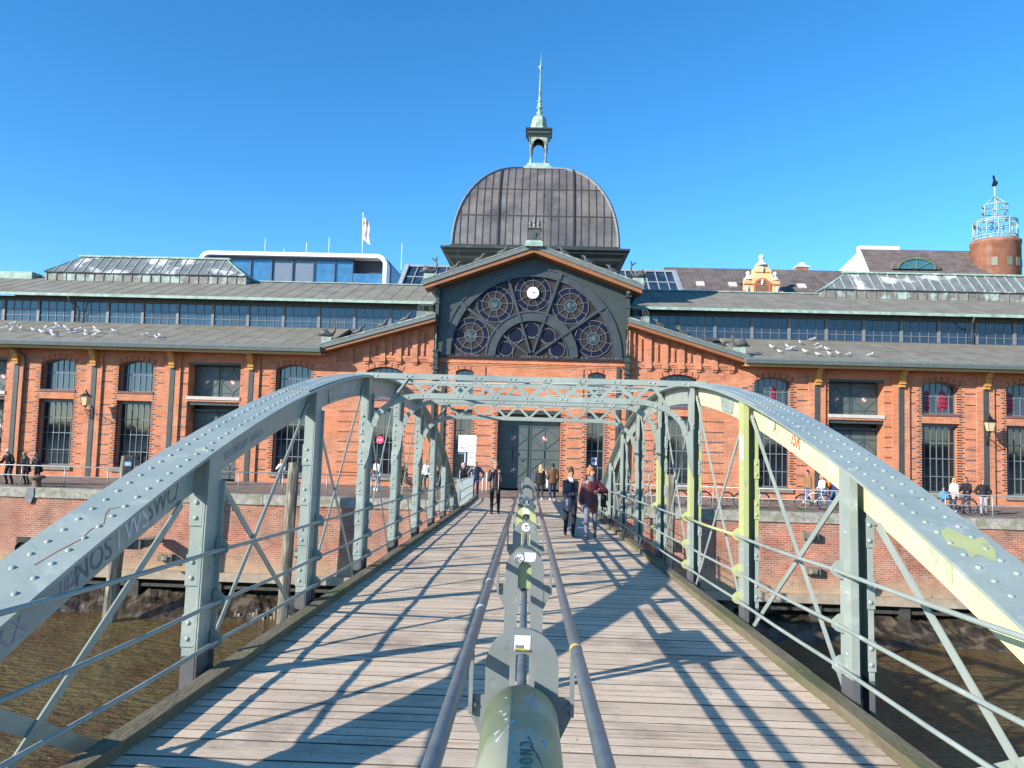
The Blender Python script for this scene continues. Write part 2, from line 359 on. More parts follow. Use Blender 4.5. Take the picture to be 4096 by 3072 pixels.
# grass strip along the coping
mb = MB(); rnd = random.Random(3)
for (xa, xb, dens) in ((-26, -17.6, 420), (-17, -12, 130), (-9, -4.5, 60), (8.2, 15.5, 420)):
    for k in range(dens):
        x = rnd.uniform(xa, xb); y = 36.1 + abs(rnd.gauss(0, .22)); s = rnd.uniform(.03, .07); a = rnd.uniform(0, 6.3)
        if noise.noise(Vector((x * .8, 0, 0))) < -.15: continue
        for q in range(4):
            b = a + q * 1.7; dx, dy = cos(b) * s * .6, sin(b) * s * .6
            mb.add([(x - dy * .25, y + dx * .25, 0), (x + dy * .25, y - dx * .25, 0), (x + dx, y + dy, s)], [(0, 1, 2)])
tag(mb.build('quay_grass', grass), 'tufts of short grass along the granite quay edge', 'grass', kind='stuff')

qw = thing('quay_wall', 'red brick quay wall with granite coping above the mud bank', 'wall', (0, Yc, 0))
mb = MB(); mb.add([(-60, Yc, -3.62), (60, Yc, -3.62), (60, Yc, -.44), (-60, Yc, -.44)], [(0, 1, 2, 3)]); mb.build('brick_face', quaybrick, qw)
mb = MB(); rnd = random.Random(5); x = -60
while x < 60:
    ww = rnd.uniform(1.1, 1.7); j = rnd.uniform(-.012, .012)
    mb.box(x + .006, x + ww - .006, Yc - .07 + j, Yc + .42, -.45, .004 + j * .3); x += ww
mb.build('coping', granite, qw)
mb = MB(); mb.box(-60, 60, Yc - .28, Yc + .2, -3.98, -3.6); mb.build('ledge', concrete, qw)
mb = MB(); mb.box(-60, 60, Yc + .9, Yc + 1.2, -8, -3.98)
for k in range(-14, 15):
    mb.box(k * 3.9 + .7, k * 3.9 + 1.15, Yc - .1, Yc + .5, -5.5, -3.99)
mb.box(-60, 60, Yc - .02, Yc + .22, -4.36, -4.22)
mb.build('pile_row', mat('tarred_piles', (.05, .045, .035), .8, 0, .4, 4, .4, 10), qw)
for k, (x, z) in enumerate(((-17.1, -3.0), (-10.6, -.95), (-10.9, -2.6), (12.3, -1.0), (12.4, -2.55), (5.9, -1.6))):
    mb = MB(); mb.box(x - .33, x + .33, Yc - .3, Yc - .002, z - .15, z + .15); mb.box(x - .16, x + .16, Yc - .4, Yc - .34, z - .09, z + .09)
    mb.build('fender_block', pilewood, qw)
for x, z in ((-24.0, -2.75), (8.2 + 6.6, -3.1)):
    mb = MB()
    mb.box(x - .33, x + .33, Yc - .012, Yc - .002, z - .45, z + .45)
    for k in range(5):
        mb.tube([(x + .1 + (.24 + .02 * k) * cos(t / 14 * 2 * pi), Yc - .07 - .04 * k, z - .05 + (.26 + .015 * k) * sin(t / 14 * 2 * pi)) for t in range(15)], .03, 6, False)
    mb.build('rope_coil', mat('tarred_rope', (.05, .045, .04), .9, 0, .3, 20), qw)

# ------------------------------------------------------------------ the market hall
hall = thing('market_hall', 'long red brick market hall with green iron gable, arched rose window and bronze dome', 'building', (XC, Yf, 0))
BAY, HW = 4.63, 11.48
def wall_col(mb, X0, X1, z0, z1, xa, xb, ops, y, dep):
    def R(a, b, c, d): mb.add([(a, y, c), (b, y, c), (b, y, d), (a, y, d)], [(0, 1, 2, 3)])
    R(X0, xa, z0, z1); R(xb, X1, z0, z1); z = z0
    for (za, zb, rise) in ops:
        if za > z + 1e-4: R(xa, xb, z, za)
        mb.add([(xa, y, za), (xb, y, za), (xb, y + dep, za), (xa, y + dep, za)], [(0, 1, 2, 3)])
        mb.add([(xa, y, za), (xa, y + dep, za), (xa, y + dep, zb), (xa, y, zb)], [(0, 1, 2, 3)])
        mb.add([(xb, y, za), (xb, y, zb), (xb, y + dep, zb), (xb, y + dep, za)], [(0, 1, 2, 3)])
        n = 12 if rise else 1; top = zb + rise
        arc = [(xa + (xb - xa) * k / n, zb + (rise * (1 - (2 * k / n - 1) ** 2) if rise else 0)) for k in range(n + 1)]
        for k in range(n):
            (a, c), (b, d) = arc[k], arc[k + 1]
            mb.add([(a, y, c), (a, y + dep, c), (b, y + dep, d), (b, y, d)], [(0, 1, 2, 3)])
            if rise: mb.add([(a, y, c), (b, y, d), (b, y, top), (a, y, top)], [(0, 1, 2, 3)])
        z = top
    if z < z1: R(xa, xb, z, z1)
bands = [6.13, 5.50, 4.16, 3.58, 3.01, 2.44, 1.86, 1.29, .70]
wall = MB(); trim = MB()
def quoins(xa, xb, z0, z1, y=Yf):
    z = z0; k = 0
    while z < z1:
        L = .27 if k % 2 == 0 else .15
        trim.box(xa - L, xa, y - .004, y + .3, z, z + .066); trim.box(xb, xb + L, y - .004, y + .3, z, z + .066)
        z += .143; k += 1
def arch_bricks(xa, xb, zb, rise, h=.27, y=Yf, n=None):
    n = n or int((xb - xa) / .155)
    for k in range(n + 1):
        u = k / n; x = xa + (xb - xa) * u; z = zb + rise * (1 - (2 * u - 1) ** 2) + .005
        dx = (2 * u - 1) * .35
        if k % 2: trim.mat(MATS['arch_brick_dark']); hh = h
        else: trim.mat(MATS['arch_brick']); hh = h
        trim.bar((x, y + .01, z), (x + dx * hh, y + .01, z + hh), .075, .04, (0, 1, 0))
mat('arch_brick', (.50, .155, .075), .8, 0, .2, 9); mat('arch_brick_dark', (.20, .06, .035), .7, 0, .2, 9)
trim.mat(brick_dark)
def window(cx, wd, z0, z1, rise, cols, rows, gm, sill=None, dep=.5, lintel=False, y=Yf, kids=()):
    xa, xb = cx - wd / 2, cx + wd / 2; yp = y + dep; n = 12 if rise else 1
    def zt(x): return z1 + (rise * (1 - (2 * (x - xa) / (xb - xa) - 1) ** 2) if rise else 0)
    mb = MB(); mb.prism([(xa, z0), (xb, z0)] + [(xb - (xb - xa) * k / n, zt(xb - (xb - xa) * k / n)) for k in range(n + 1)], yp, yp + .03)
    p = mb.build('window', gm, hall)
    mb = MB()
    mb.box(xa, xa + .06, yp - .06, yp + .02, z0, z1); mb.box(xb - .06, xb, yp - .06, yp + .02, z0, z1); mb.box(xa + .06, xb - .06, yp - .06, yp + .02, z0, z0 + .06)
    for k in range(n):
        a = xa + (xb - xa) * k / n; b = xa + (xb - xa) * (k + 1) / n; mb.bar((a, yp - .02, zt(a) - .03), (b, yp - .02, zt(b) - .03), .08, .07, (0, 0, 1))
    for k in range(1, cols):
        x = xa + (xb - xa) * k / cols; mb.box(x - .018, x + .018, yp - .045, yp - .001, z0 + .06, zt(x) - .05)
    for z in rows: mb.box(xa + .06, xb - .06, yp - .052, yp - .002, z - .024, z + .024)
    mb.build('window_frame', mull, p)
    if lintel:
        mb = MB(); mb.box(xa + .002, xb - .002, yp - .16, yp - .07, z1 - .19, z1 - .02); mb.build('steel_lintel', mat('lintel_paint', (.13, .155, .16), .45), p)
    if sill == 'brick':
        mb = MB(); k = xa - .02
        while k < xb: mb.box(k, k + .064, y - .045, y + dep - .07, z0 - .13, z0 + .004); k += .077
        mb.build('sill', mat('sill_brick', (.16, .09, .085), .6, 0, .3, 14), p)
    elif sill == 'stone':
        mb = MB(); mb.box(xa - .14, xb + .1, y - .11, y + dep - .07, z0 - .27, z0 - .01); mb.build('sill', stone_dark, p)
    return p
def std_window(cx, wd=2.06, cols=6, side=-1):
    arch_bricks(cx - wd / 2, cx + wd / 2, 6.58, .24 if wd > 1.5 else .14)
    trim.mat(brick_dark); quoins(cx - wd / 2, cx + wd / 2, .8, 6.5)
    window(cx, wd, 5.0, 6.58, .24 if wd > 1.5 else .14, cols, [6.0], glass_up if side < 0 else glass_clere, 'brick')
    window(cx, wd, .62, 4.46, 0, cols, [3.37, 2.49, 1.5] if wd > 1.5 else [3.2, 2.2, 1.3], glass, 'stone', lintel=True)
def emblem(cx, cz, y, s, par, flip):
    mb = MB(); mb.mat(mat('emblem_brown', (.28, .14, .11), .6, 0, .1))
    N = 32; mb.prism([(cx + s * (.86 + .14 * cos(6 * t)) * cos(t), cz + s * (.86 + .14 * cos(6 * t)) * sin(t)) for t in [2 * pi * k / N for k in range(N)]], y - .012, y)
    mb.mat(white); f = flip
    fish = [(-.75, -.45), (-.45, -.62), (-.2, -.5), (.25, -.25), (.6, .25), (.62, .62), (.3, .6), (-.1, .25), (-.35, -.2), (-.6, -.12)]
    mb.prism([(cx + s * .8 * a * f, cz + s * .8 * b) for a, b in (fish if f > 0 else fish[::-1])], y - .02, y - .012)
    mb.build('fish_emblem', None, par)
def gate_leafs(cx, wd, z0, z1, y, name, zs, nem=(1, 1), rows=1, top=.0):
    # two leaves with diamond pattern; zs = (z_low, z_high) per diamond row
    xa, xb = cx - wd / 2, cx + wd / 2
    mb = MB(); mb.box(xa, cx - .035, y, y + .06, z0, z1); mb.box(cx + .035, xb, y, y + .06, z0, z1); mb.box(cx - .035, cx + .035, y + .03, y + .06, z0, z1)
    p = mb.build(name, green_door, hall)
    mb = MB()
    for s in (-1, 1):
        a, b = (xa, cx - .05) if s < 0 else (cx + .05, xb); c = (a + b) / 2
        for x in (a + .03, b - .03): mb.box(x - .03, x + .03, y - .03, y - .001, z0, z1)
        for zl, zh in zs:
            zm = (zl + zh) / 2
            for z in (zl, zh): mb.box(a, b, y - .034, y - .002, z - .025, z + .025)
            for q in ((a + .06, zm, c, zh - .03), (c, zh - .03, b - .06, zm), (b - .06, zm, c, zl + .03), (c, zl + .03, a + .06, zm)):
                mb.bar((q[0], y - .015, q[1]), (q[2], y - .015, q[3]), .05, .028, (0, 1, 0))
        lo = z0
        for zl, zh in list(zs) + [(z1, z1)]:
            if zl - lo > .12: mb.box(c - .022, c + .022, y - .03, y - .001, lo, zl)
            lo = zh
    mb.build('door_framing', mat('green_door_trim', (.06, .08, .078), .4, 0, .06), p)
    for zl, zh in zs:
        for s in (-1, 1): emblem(cx + s * wd / 4 - s * .0, (zl + zh) / 2, y - .003, .19 if wd < 3.3 else .21, p, -s)
    return p
def gate(cx, side):
    wd = 3.06
    gate_leafs(cx, wd - .01, 4.84, 6.66, Yf + .85, 'loading_door', [(5.08, 6.36)])
    gate_leafs(cx, wd - .01, .06, 3.93, Yf + .95, 'gate', [(2.12, 3.45), (.35, 1.68)])
    for (z0, z1, y0, y1, n, e) in ((6.66, 6.80, .03, .2, 'lintel', 0), (4.33, 4.52, .10, .3, 'lintel', 0), (3.96, 4.10, .62, .80, 'door_rail', 0)):
        mb = MB(); mb.box(cx - wd / 2 + .004, cx + wd / 2 - .004, Yf + y0, Yf + y1, z0, z1)
        for q in (-1, 0, 1): mb.dome((cx + q * 1.05, Yf + y0, (z0 + z1) / 2), .035, (0, -1, 0))
        mb.build(n, green, hall)
    mb = MB(); mb.box(cx - wd / 2 - .03, cx + wd / 2 + .03, Yf - .06, Yf + .84, 4.64, 4.83); mb.build('stone_sill', stone, hall)
def wing_col(cx, x0, x1, kind, side):
    if kind == 'W': wall_col(wall, x0, x1, 0, 7.35, cx - 1.03, cx + 1.03, [(.35, 4.46, 0), (4.87, 6.58, .24)], Yf, .56); std_window(cx, side=side)
    else: wall_col(wall, x0, x1, 0, 7.35, cx - 1.53, cx + 1.53, [(0, 4.52, 0), (4.64, 6.80, 0)], Yf, 1.0); gate(cx, side)
def pier(x):
    for a, b in ((x - .47, x - .141), (x + .141, x + .47)): wall.box(a, b, Yf - .11, Yf, 0, 7.34)
    mb = MB(); mb.box(x - .14, x + .14, Yf - .14, Yf + .02, 0, 6.44)
    for k in range(60):
        for s in (-1, 1): mb.add([(x + s * .075 - .016, Yf - .146, .1 + k * .105), (x + s * .075 + .016, Yf - .146, .1 + k * .105), (x + s * .075 + .016, Yf - .146, .13 + k * .105), (x + s * .075 - .016, Yf - .146, .13 + k * .105)], [(0, 1, 2, 3)])
    p = mb.build('riveted_pilaster', mat('pilaster_paint', (.052, .062, .058), .45, 0, .2, 3), hall)
    mb = MB(); prof = [(0, 6.43), (-.30, 6.43), (-.30, 6.52), (-.25, 6.56), (-.33, 6.62), (-.38, 6.70), (-.33, 6.74), (-.42, 6.86), (-.42, 7.02), (-.52, 7.05), (-.60, 7.28), (-1.0, 7.30), (0, 7.30)]
    mb.prism([(Yf + a, b) for a, b in prof], x - .15, x + .15, 'x'); mb.prism([(Yf + a, b) for a, b in [(0, 6.60), (-.36, 6.60), (-.36, 6.66), (0, 6.66)]], x - .19, x + .19, 'x')
    mb.prism([(Yf + a, b) for a, b in [(0, 7.05), (-.5, 7.05), (-.5, 7.12), (0, 7.12)]], x - .19, x + .19, 'x'); mb.build('eaves_bracket', bracket_mat, hall)
def bandrow(a, b, cut=None):
    for z in bands:
        x = a
        while x < b - .05:
            trim.box(x + .008, min(x + .115, b), Yf - .004, Yf + .05, z, z + .062); x += .121
kinds = {-1: ['W', 'G', 'W', 'W', 'G', 'W'], 1: ['W', 'G', 'W', 'W', 'G', 'W']}
for s in (-1, 1):
    for k, kd in enumerate(kinds[s]):
        a = XC + s * (HW + BAY * k); b = XC + s * (HW + BAY * (k + 1)); x0, x1 = min(a, b), max(a, b)
        cx = (x0 + x1) / 2 - s * .11
        wing_col(cx, x0, x1, kd, s); hw = 1.03 + .3 if kd == 'W' else 1.53
        trim.mat(brick_dark); bandrow(x0 + .47, cx - hw); bandrow(cx + hw, x1 - .47)
        if k > 0: pier(a)
# portal: side sections under the low gables, then the centre
for s in (-1, 1):
    cx = XC + s * 8.4; a, b = XC + s * 5.45, XC + s * HW; x0, x1 = min(a, b), max(a, b)
    wall_col(wall, x0, x1, 0, 7.35, cx - 1.045, cx + 1.045, [(.35, 4.46, 0), (4.87, 6.58, .26)], Yf, .56)
    std_window(cx, 2.09, 6, s); trim.mat(brick_dark); bandrow(x0 + .5, cx - 1.35); bandrow(cx + 1.35, x1 - .5)
    wall.prism([(XC + s * 5.45, 7.35), (XC + s * 11.9, 7.35), (XC + s * 11.9, 7.55), (XC + s * 5.45, 9.55)][::s], Yf, Yf + .5)
    cx = XC + s * 3.78; a, b = XC + s * 1.81, XC + s * 5.45; x0, x1 = min(a, b), max(a, b)
    wall_col(wall, x0, x1, 0, 7.45, cx - .51, cx + .51, [(.35, 4.51, 0), (5.2, 6.68, .14)], Yf, .56)
    arch_bricks(cx - .51, cx + .51, 6.68, .14, .24); trim.mat(brick_dark); quoins(cx - .51, cx + .51, .8, 4.6)
    window(cx, 1.02, 5.2, 6.68, .14, 3, [5.9], glass_up if s < 0 else glass_clere, 'brick'); window(cx, 1.02, .62, 4.51, 0, 3, [3.3, 2.35, 1.4], glass, 'stone', lintel=True)
    bandrow(x0 + .35, cx - .8); bandrow(cx + .8, x1 - .35); bandrow(x0 + .02, x0 + .25) if s < 0 else bandrow(x1 - .25, x1 - .02)
    z = .3; k = 0
    while z < 4.4:
        L = .25 if k % 2 == 0 else .14; xx = XC + s * 1.81; trim.box(xx, xx + s * L, Yf - .004, Yf + .2, z, z + .066); z += .143; k += 1
    # corner beam, corbelled iron column and the steel strip
    x = XC + s * 5.53
    mb = MB(); mb.box(x - .09, x + .09, Yf - .16, Yf + .02, 0, 6.55); mb.build('riveted_pilaster', MATS['pilaster_paint'], hall)
    mb = MB(); mb.box(XC + s * 4.97 - .1, XC + s * 4.97 + .1, Yf - .1, Yf + .02, 0, 7.14); mb.build('riveted_pilaster', MATS['pilaster_paint'], hall)
    mb = MB(); xc = XC + s * 5.44
    for hw, d, z0, z1 in ((.14, .22, 6.5, 6.58), (.10, .2, 6.58, 6.72), (.17, .32, 6.72, 6.80), (.13, .3, 6.80, 7.02), (.16, .36, 7.02, 7.10), (.12, .34, 7.10, 7.40), (.16, .4, 7.4, 7.5), (.12, .36, 7.5, 7.74), (.17, .44, 7.74, 7.82)):
        mb.box(xc - hw, xc + hw, Yf - .1 - d, Yf, z0, z1)
    mb.lathe([(.09, 7.82), (.12, 7.9), (.07, 8.0), (.10, 8.2), (.075, 8.4), (.10, 8.6), (.06, 8.7), (.06, 9.25), (.11, 9.3), (.11, 9.36), (.07, 9.4)], (xc, Yf - .32, 0), 10)
    mb.box(xc - .09, xc + .09, Yf - .4, Yf, 9.4, 11.1); mb.box(xc - .14, xc + .14, Yf - .44, Yf, 10.5, 10.6); mb.box(xc - .15, xc + .15, Yf - .6, Yf, 11.1, 11.2)
    mb.ell((xc, Yf - .5, 11.33), (.17, .25, .17), 10); mb.build('corbelled_column', green, hall)
    # blind panelling below the low gable
    for k in range(7):
        xx = XC + s * (5.75 + .93 * k); zt = 9.35 - (abs(xx - XC) - 5.45) * .297
        if zt > 7.5: wall.box(xx - .15, xx + .15, Yf - .13, Yf, 7.32, zt); wall.box(xx - .17, xx + .17, Yf - .17, Yf, 7.12, 7.32); wall.box(xx - .13, xx + .13, Yf - .1, Yf, 7.0, 7.12)
        xm = xx + s * .465; zt = 9.3 - (abs(xm - XC) - 5.45) * .297 - .25
        if zt > 7.75: wall.box(xm - .06, xm + .06, Yf - .09, Yf, 7.5, zt)
    wall.box(*sorted((XC + s * 5.6, XC + s * 11.3)), Yf - .075, Yf, 7.32, 7.48)
    for z, d in ((7.14, .05), (7.22, .09)): wall.box(*sorted((XC + s * 5.6, XC + s * 11.3)), Yf - d, Yf, z, z + .07)
wall_col(wall, XC - 1.81, XC + 1.81, 0, 7.45, XC - 1.80, XC + 1.80, [(0, 4.54, 0)], Yf, 1.0)
for z, d in ((6.98, .03), (7.08, .06), (7.17, .09)): wall.box(XC - 5.2, XC + 5.2, Yf - d, Yf, z, z + .07)
wall.box(XC - 3.0, XC - 2.6, Yf - .06, Yf, 4.8, 6.97); wall.box(XC + 2.6, XC + 3.0, Yf - .06, Yf, 4.8, 6.97)
gate_leafs(XC, 3.58, .06, 4.2, Yf + .9, 'main_door', [(2.30, 3.62), (.45, 1.78)])
mb = MB(); mb.box(XC - 1.79, XC + 1.79, Yf + .04, Yf + .2, 4.33, 4.52); mb.box(XC - 1.79, XC + 1.79, Yf + .6, Yf + .9, 4.2, 4.3); mb.build('lintel', green, hall)
mb = MB(); mb.box(XC - .42, XC - .28, Yf + .86, Yf + .88, 1.62, 1.68); mb.box(XC - .62, XC - .52, Yf + .885, Yf + .899, 1.95, 2.1); mb.build('door_handle', black, hall)
for k in range(6): pass
trim.mat(brick_dark); x = XC - 5.3
while x < XC + 5.3: trim.box(x, x + .07, Yf - .14, Yf + .25, 7.45, 7.57); x += .108
wall.build('brick_wall', brick, hall); trim.build('dark_brick_trim', None, hall)
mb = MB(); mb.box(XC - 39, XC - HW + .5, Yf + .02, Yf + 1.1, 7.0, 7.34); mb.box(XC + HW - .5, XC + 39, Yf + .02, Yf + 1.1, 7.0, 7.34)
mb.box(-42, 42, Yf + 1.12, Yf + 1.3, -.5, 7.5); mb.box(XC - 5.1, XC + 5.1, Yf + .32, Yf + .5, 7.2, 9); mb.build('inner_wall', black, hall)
for x in (XC - 39.28, XC + 39.26): 
    mb = MB(); mb.box(x - .02, x, Yf, 66, 0, 11); mb.build('end_wall', brick, hall)
# door steps/plinth strip
# gable roofs
def slab(name, pts, y0, y1, m): 
    mb = MB(); mb.prism(pts, y0, y1); return mb.build(name, m, hall)
for s in (-1, 1):
    o = 1 if s < 0 else -1
    def P(*q): return [(XC + s * a, b) for a, b in q][::o]
    slab('gable_roof', P((0, 14.02), (6.25, 11.78), (6.25, 11.70), (0, 13.94)), Yf - 1.02, Yf + 9, patina_dark)
    slab('gable_gutter', P((0, 13.938), (6.22, 11.70), (6.22, 11.44), (0, 13.70)), Yf - 1.0, Yf - .6, gutter)
    slab('gable_soffit', P((0, 13.698), (6.12, 11.44), (6.12, 11.24), (0, 13.46)), Yf - .93, Yf + .3, timber_red)
    slab('gable_roof', P((5.44, 9.90), (12.15, 7.92), (12.15, 7.84), (5.44, 9.82)), Yf - 1.02, Yf + 5.6, patina_dark)
    slab('gable_gutter', P((5.44, 9.818), (12.12, 7.84), (12.12, 7.62), (5.44, 9.6)), Yf - 1.0, Yf - .6, gutter)
    slab('gable_soffit', P((5.44, 9.598), (12.0, 7.63), (12.0, 7.47), (5.44, 9.42)), Yf - .93, Yf - .01, timber_red)
    # green iron side wall of the centre above the low roofs
    mb = MB(); mb.box(XC + s * 5.35, XC + s * 5.2, Yf + .1, Yf + 9, 7.5, 11.8); mb.build('side_cladding', green, hall)
    # scroll beside the gable
    mb = MB(); cx = XC + s * 6.2
    mb.box(cx - .5, cx + .5, Yf + .1, Yf + .5, 9.6, 10.12); mb.build('scroll_base', patina_dark, hall)
    mb = MB()
    for (ox, r) in ((s * .28, .2), (-s * .3, .13)):
        mb.ring((cx + ox, 10.12 + r), r * .62, r, Yf + .15, Yf + .42, n=20); mb.disc((cx + ox, 10.12 + r), r * .3, Yf + .15, Yf + .42, 12)
    pts = [(cx - s * .72, 11.1), (cx - s * .62, 10.7), (cx - s * .35, 10.45), (cx + s * .2, 10.5)]
    for a, b in zip(pts, pts[1:]): mb.bar((a[0], Yf + .28, a[1]), (b[0], Yf + .28, b[1]), .26, .07)
    mb.build('scroll', green, hall)
# rose window front
RC = (XC, 7.62); tym = MB()
ap = [(XC - 5.35, 7.58), (XC - 5.35, 11.6), (XC, 13.5), (XC + 5.35, 11.6), (XC + 5.35, 7.58)]
N = 40; ring = [(RC[0] + 5.05 * cos(pi * k / N), max(7.58, RC[1] + 5.05 * sin(pi * k / N))) for k in range(N + 1)]
def topz(x): return 13.5 - abs(x - XC) / 5.35 * 1.9
for k in range(N):
    (a, c), (b, d) = ring[k], ring[k + 1]
    tym.add([(b, Yf + .05, d), (a, Yf + .05, c), (a, Yf + .05, topz(a)), (b, Yf + .05, topz(b))], [(0, 1, 2, 3)])
for s in (-1, 1): tym.add([(XC + s * 5.05, Yf + .05, 7.58), (XC + s * 5.38, Yf + .05, 7.58), (XC + s * 5.38, Yf + .05, 11.6), (XC + s * 5.05, Yf + .05, 11.75)], [(0, 1, 2, 3)])
tym.build('iron_tympanum', green, hall)
mb = MB(); mb.ring(RC, 4.70, 5.08, Yf + .0, Yf + .25, 0, pi, 60); mb.ring(RC, 5.08, 5.16, Yf - .06, Yf + .06, 0, pi, 60); mb.ring(RC, 4.64, 4.70, Yf - .02, Yf + .2, 0, pi, 60)
mb.ring(RC, 2.12, 2.56, Yf + .0, Yf + .22, 0, pi, 40); mb.ring(RC, 2.56, 2.66, Yf - .06, Yf + .1, 0, pi, 40); mb.ring(RC, 2.06, 2.12, Yf - .06, Yf + .1, 0, pi, 40)
for a in (36, 72, 108, 144):
    t = math.radians(a); c, s_ = cos(t), sin(t)
    mb.bar((RC[0] + 2.6 * c, Yf + .06, RC[1] + 2.6 * s_), (RC[0] + 4.75 * c, Yf + .06, RC[1] + 4.75 * s_), .16, .12, (0, 1, 0))
    mb.bar((RC[0] + .25 * c, Yf + .06, RC[1] + .25 * s_), (RC[0] + 2.1 * c, Yf + .06, RC[1] + 2.1 * s_), .12, .12, (0, 1, 0))
    mb.bar((RC[0] + 4.7 * c, Yf - .03, RC[1] + 4.7 * s_), (RC[0] + 5.1 * c, Yf - .03, RC[1] + 5.1 * s_), .2, .1, (0, 1, 0))
    mb.bar((RC[0] + 2.1 * c, Yf - .03, RC[1] + 2.1 * s_), (RC[0] + 2.6 * c, Yf - .03, RC[1] + 2.6 * s_), .14, .1, (0, 1, 0))
for k in range(120):
    for r in (4.78, 5.0): 
        t = pi * (k + .5) / 120; mb.dome((RC[0] + r * cos(t), Yf, RC[1] + r * sin(t)), .022, (0, -1, 0), n=5)
mb.build('rose_ribs', mat('rib_paint', (.05, .058, .062), .38, 0, .25, 1.5), hall)
mb = MB(); mb.prism([(RC[0] + 4.72 * cos(pi * k / 40), RC[1] + 4.72 * sin(pi * k / 40)) for k in range(41)], Yf + .16, Yf + .2); rose = mb.build('rose_window', rose_dark, hall)
bars = MB(); bars.mat(mat('lead_bars', (.12, .12, .13), .5, 0, .1))
for i, a in enumerate((18, 54, 90, 126, 162)):
    t = math.radians(a); cx, cz = RC[0] + 3.70 * cos(t), RC[1] + 3.70 * sin(t)
    mb = MB(); mb.ring((cx, cz), .74, 1.03, Yf + .13, Yf + .155, n=40); mb.build('blue_glass_ring', rose_blue, rose)
    bars.ring((cx, cz), 1.02, 1.06, Yf + .10, Yf + .15, n=40); bars.ring((cx, cz), .72, .755, Yf + .10, Yf + .15, n=36); bars.ring((cx, cz), .33, .37, Yf + .10, Yf + .15, n=24)
    off = {0: .12, 4: -.12}.get(i, 0)
    for k in range(9):
        q = t + pi / 2 * 0 + 2 * pi * k / 9 + off
        r1 = 1.03
        bars.bar((cx + .36 * cos(q), Yf + .125, cz + .36 * sin(q)), (cx + r1 * cos(q), Yf + .125, cz + r1 * sin(q)), .03, .04, (0, 1, 0))
    for q in (t + .75, t - .75):
        ex, ez = cx + 1.06 * cos(q), cz + 1.06 * sin(q); L = .45
        ex2, ez2 = ex + L * cos(q), ez + L * sin(q)
        if math.hypot(ex2 - RC[0], ez2 - RC[1]) < 4.7: bars.bar((ex, Yf + .125, ez), (ex2, Yf + .125, ez2), .03, .04, (0, 1, 0))
    if i == 2:
        mb = MB(); mb.mat(white); mb.disc((cx, cz), .34, Yf - .02, Yf + .12, 36); mb.mat(black)
        for k in range(12):
            q = pi / 2 - 2 * pi * k / 12; r0 = .27 if k % 3 else .25
            mb.bar((cx + r0 * cos(q), Yf - .025, cz + r0 * sin(q)), (cx + .315 * cos(q), Yf - .025, cz + .315 * sin(q)), .018, .008, (0, 1, 0))
        for ang, L, wd in ((90 - 75, .19, .03), (-88, .27, .022)):
            q = math.radians(ang); mb.bar((cx - .04 * cos(q), Yf - .03, cz - .04 * sin(q)), (cx + L * cos(q), Yf - .03, cz + L * sin(q)), wd, .008, (0, 1, 0))
        mb.build('clock', None, rose)
    else:
        mb = MB(); rr = random.Random(i + 11); mb.mat(mat('teal_leaf_glass', (.018, .042, .045), .3, 0, .3, 8)); mb.disc((cx, cz), .33, Yf + .12, Yf + .14, 24); mb.mat(mat('pale_lead', (.26, .28, .28), .5))
        for k in range(16):
            r = rr.uniform(.03, .27); q = rr.uniform(0, 6.28); s2 = rr.uniform(.05, .09); px, pz = cx + r * cos(q), cz + r * sin(q)
            mb.ring((px, pz), s2 - .009, s2 + .002, Yf + .108, Yf + .12, rr.uniform(0, 3), rr.uniform(4, 6.1), 9)
        mb.build('leaded_medallion', None, rose)
for a in (16.5, 53, 90, 127, 163.5):
    t = math.radians(a); cx, cz = RC[0] + 1.55 * cos(t), RC[1] + 1.55 * sin(t)
    mb = MB(); mb.disc((cx, cz), .41, Yf + .13, Yf + .155, 28); mb.build('blue_roundel', rose_blue, rose); bars.ring((cx, cz), .4, .44, Yf + .1, Yf + .15, n=28)
bars.ring(RC, 1.08, 1.12, Yf + .1, Yf + .15, .1, pi - .1, 30)
bars.build('glazing_bars', None, rose)
mb = MB(); rnd = random.Random(9)
for k in range(150):
    x = XC + rnd.uniform(-5.2, 5.2); mb.add([(x - .008, Yf - .08, 7.57), (x + .008, Yf - .08, 7.57), (x + rnd.uniform(-.05, .05), Yf - .1, 7.57 + rnd.uniform(.1, .18))], [(0, 1, 2)])
mb.build('bird_spikes', galv, hall)

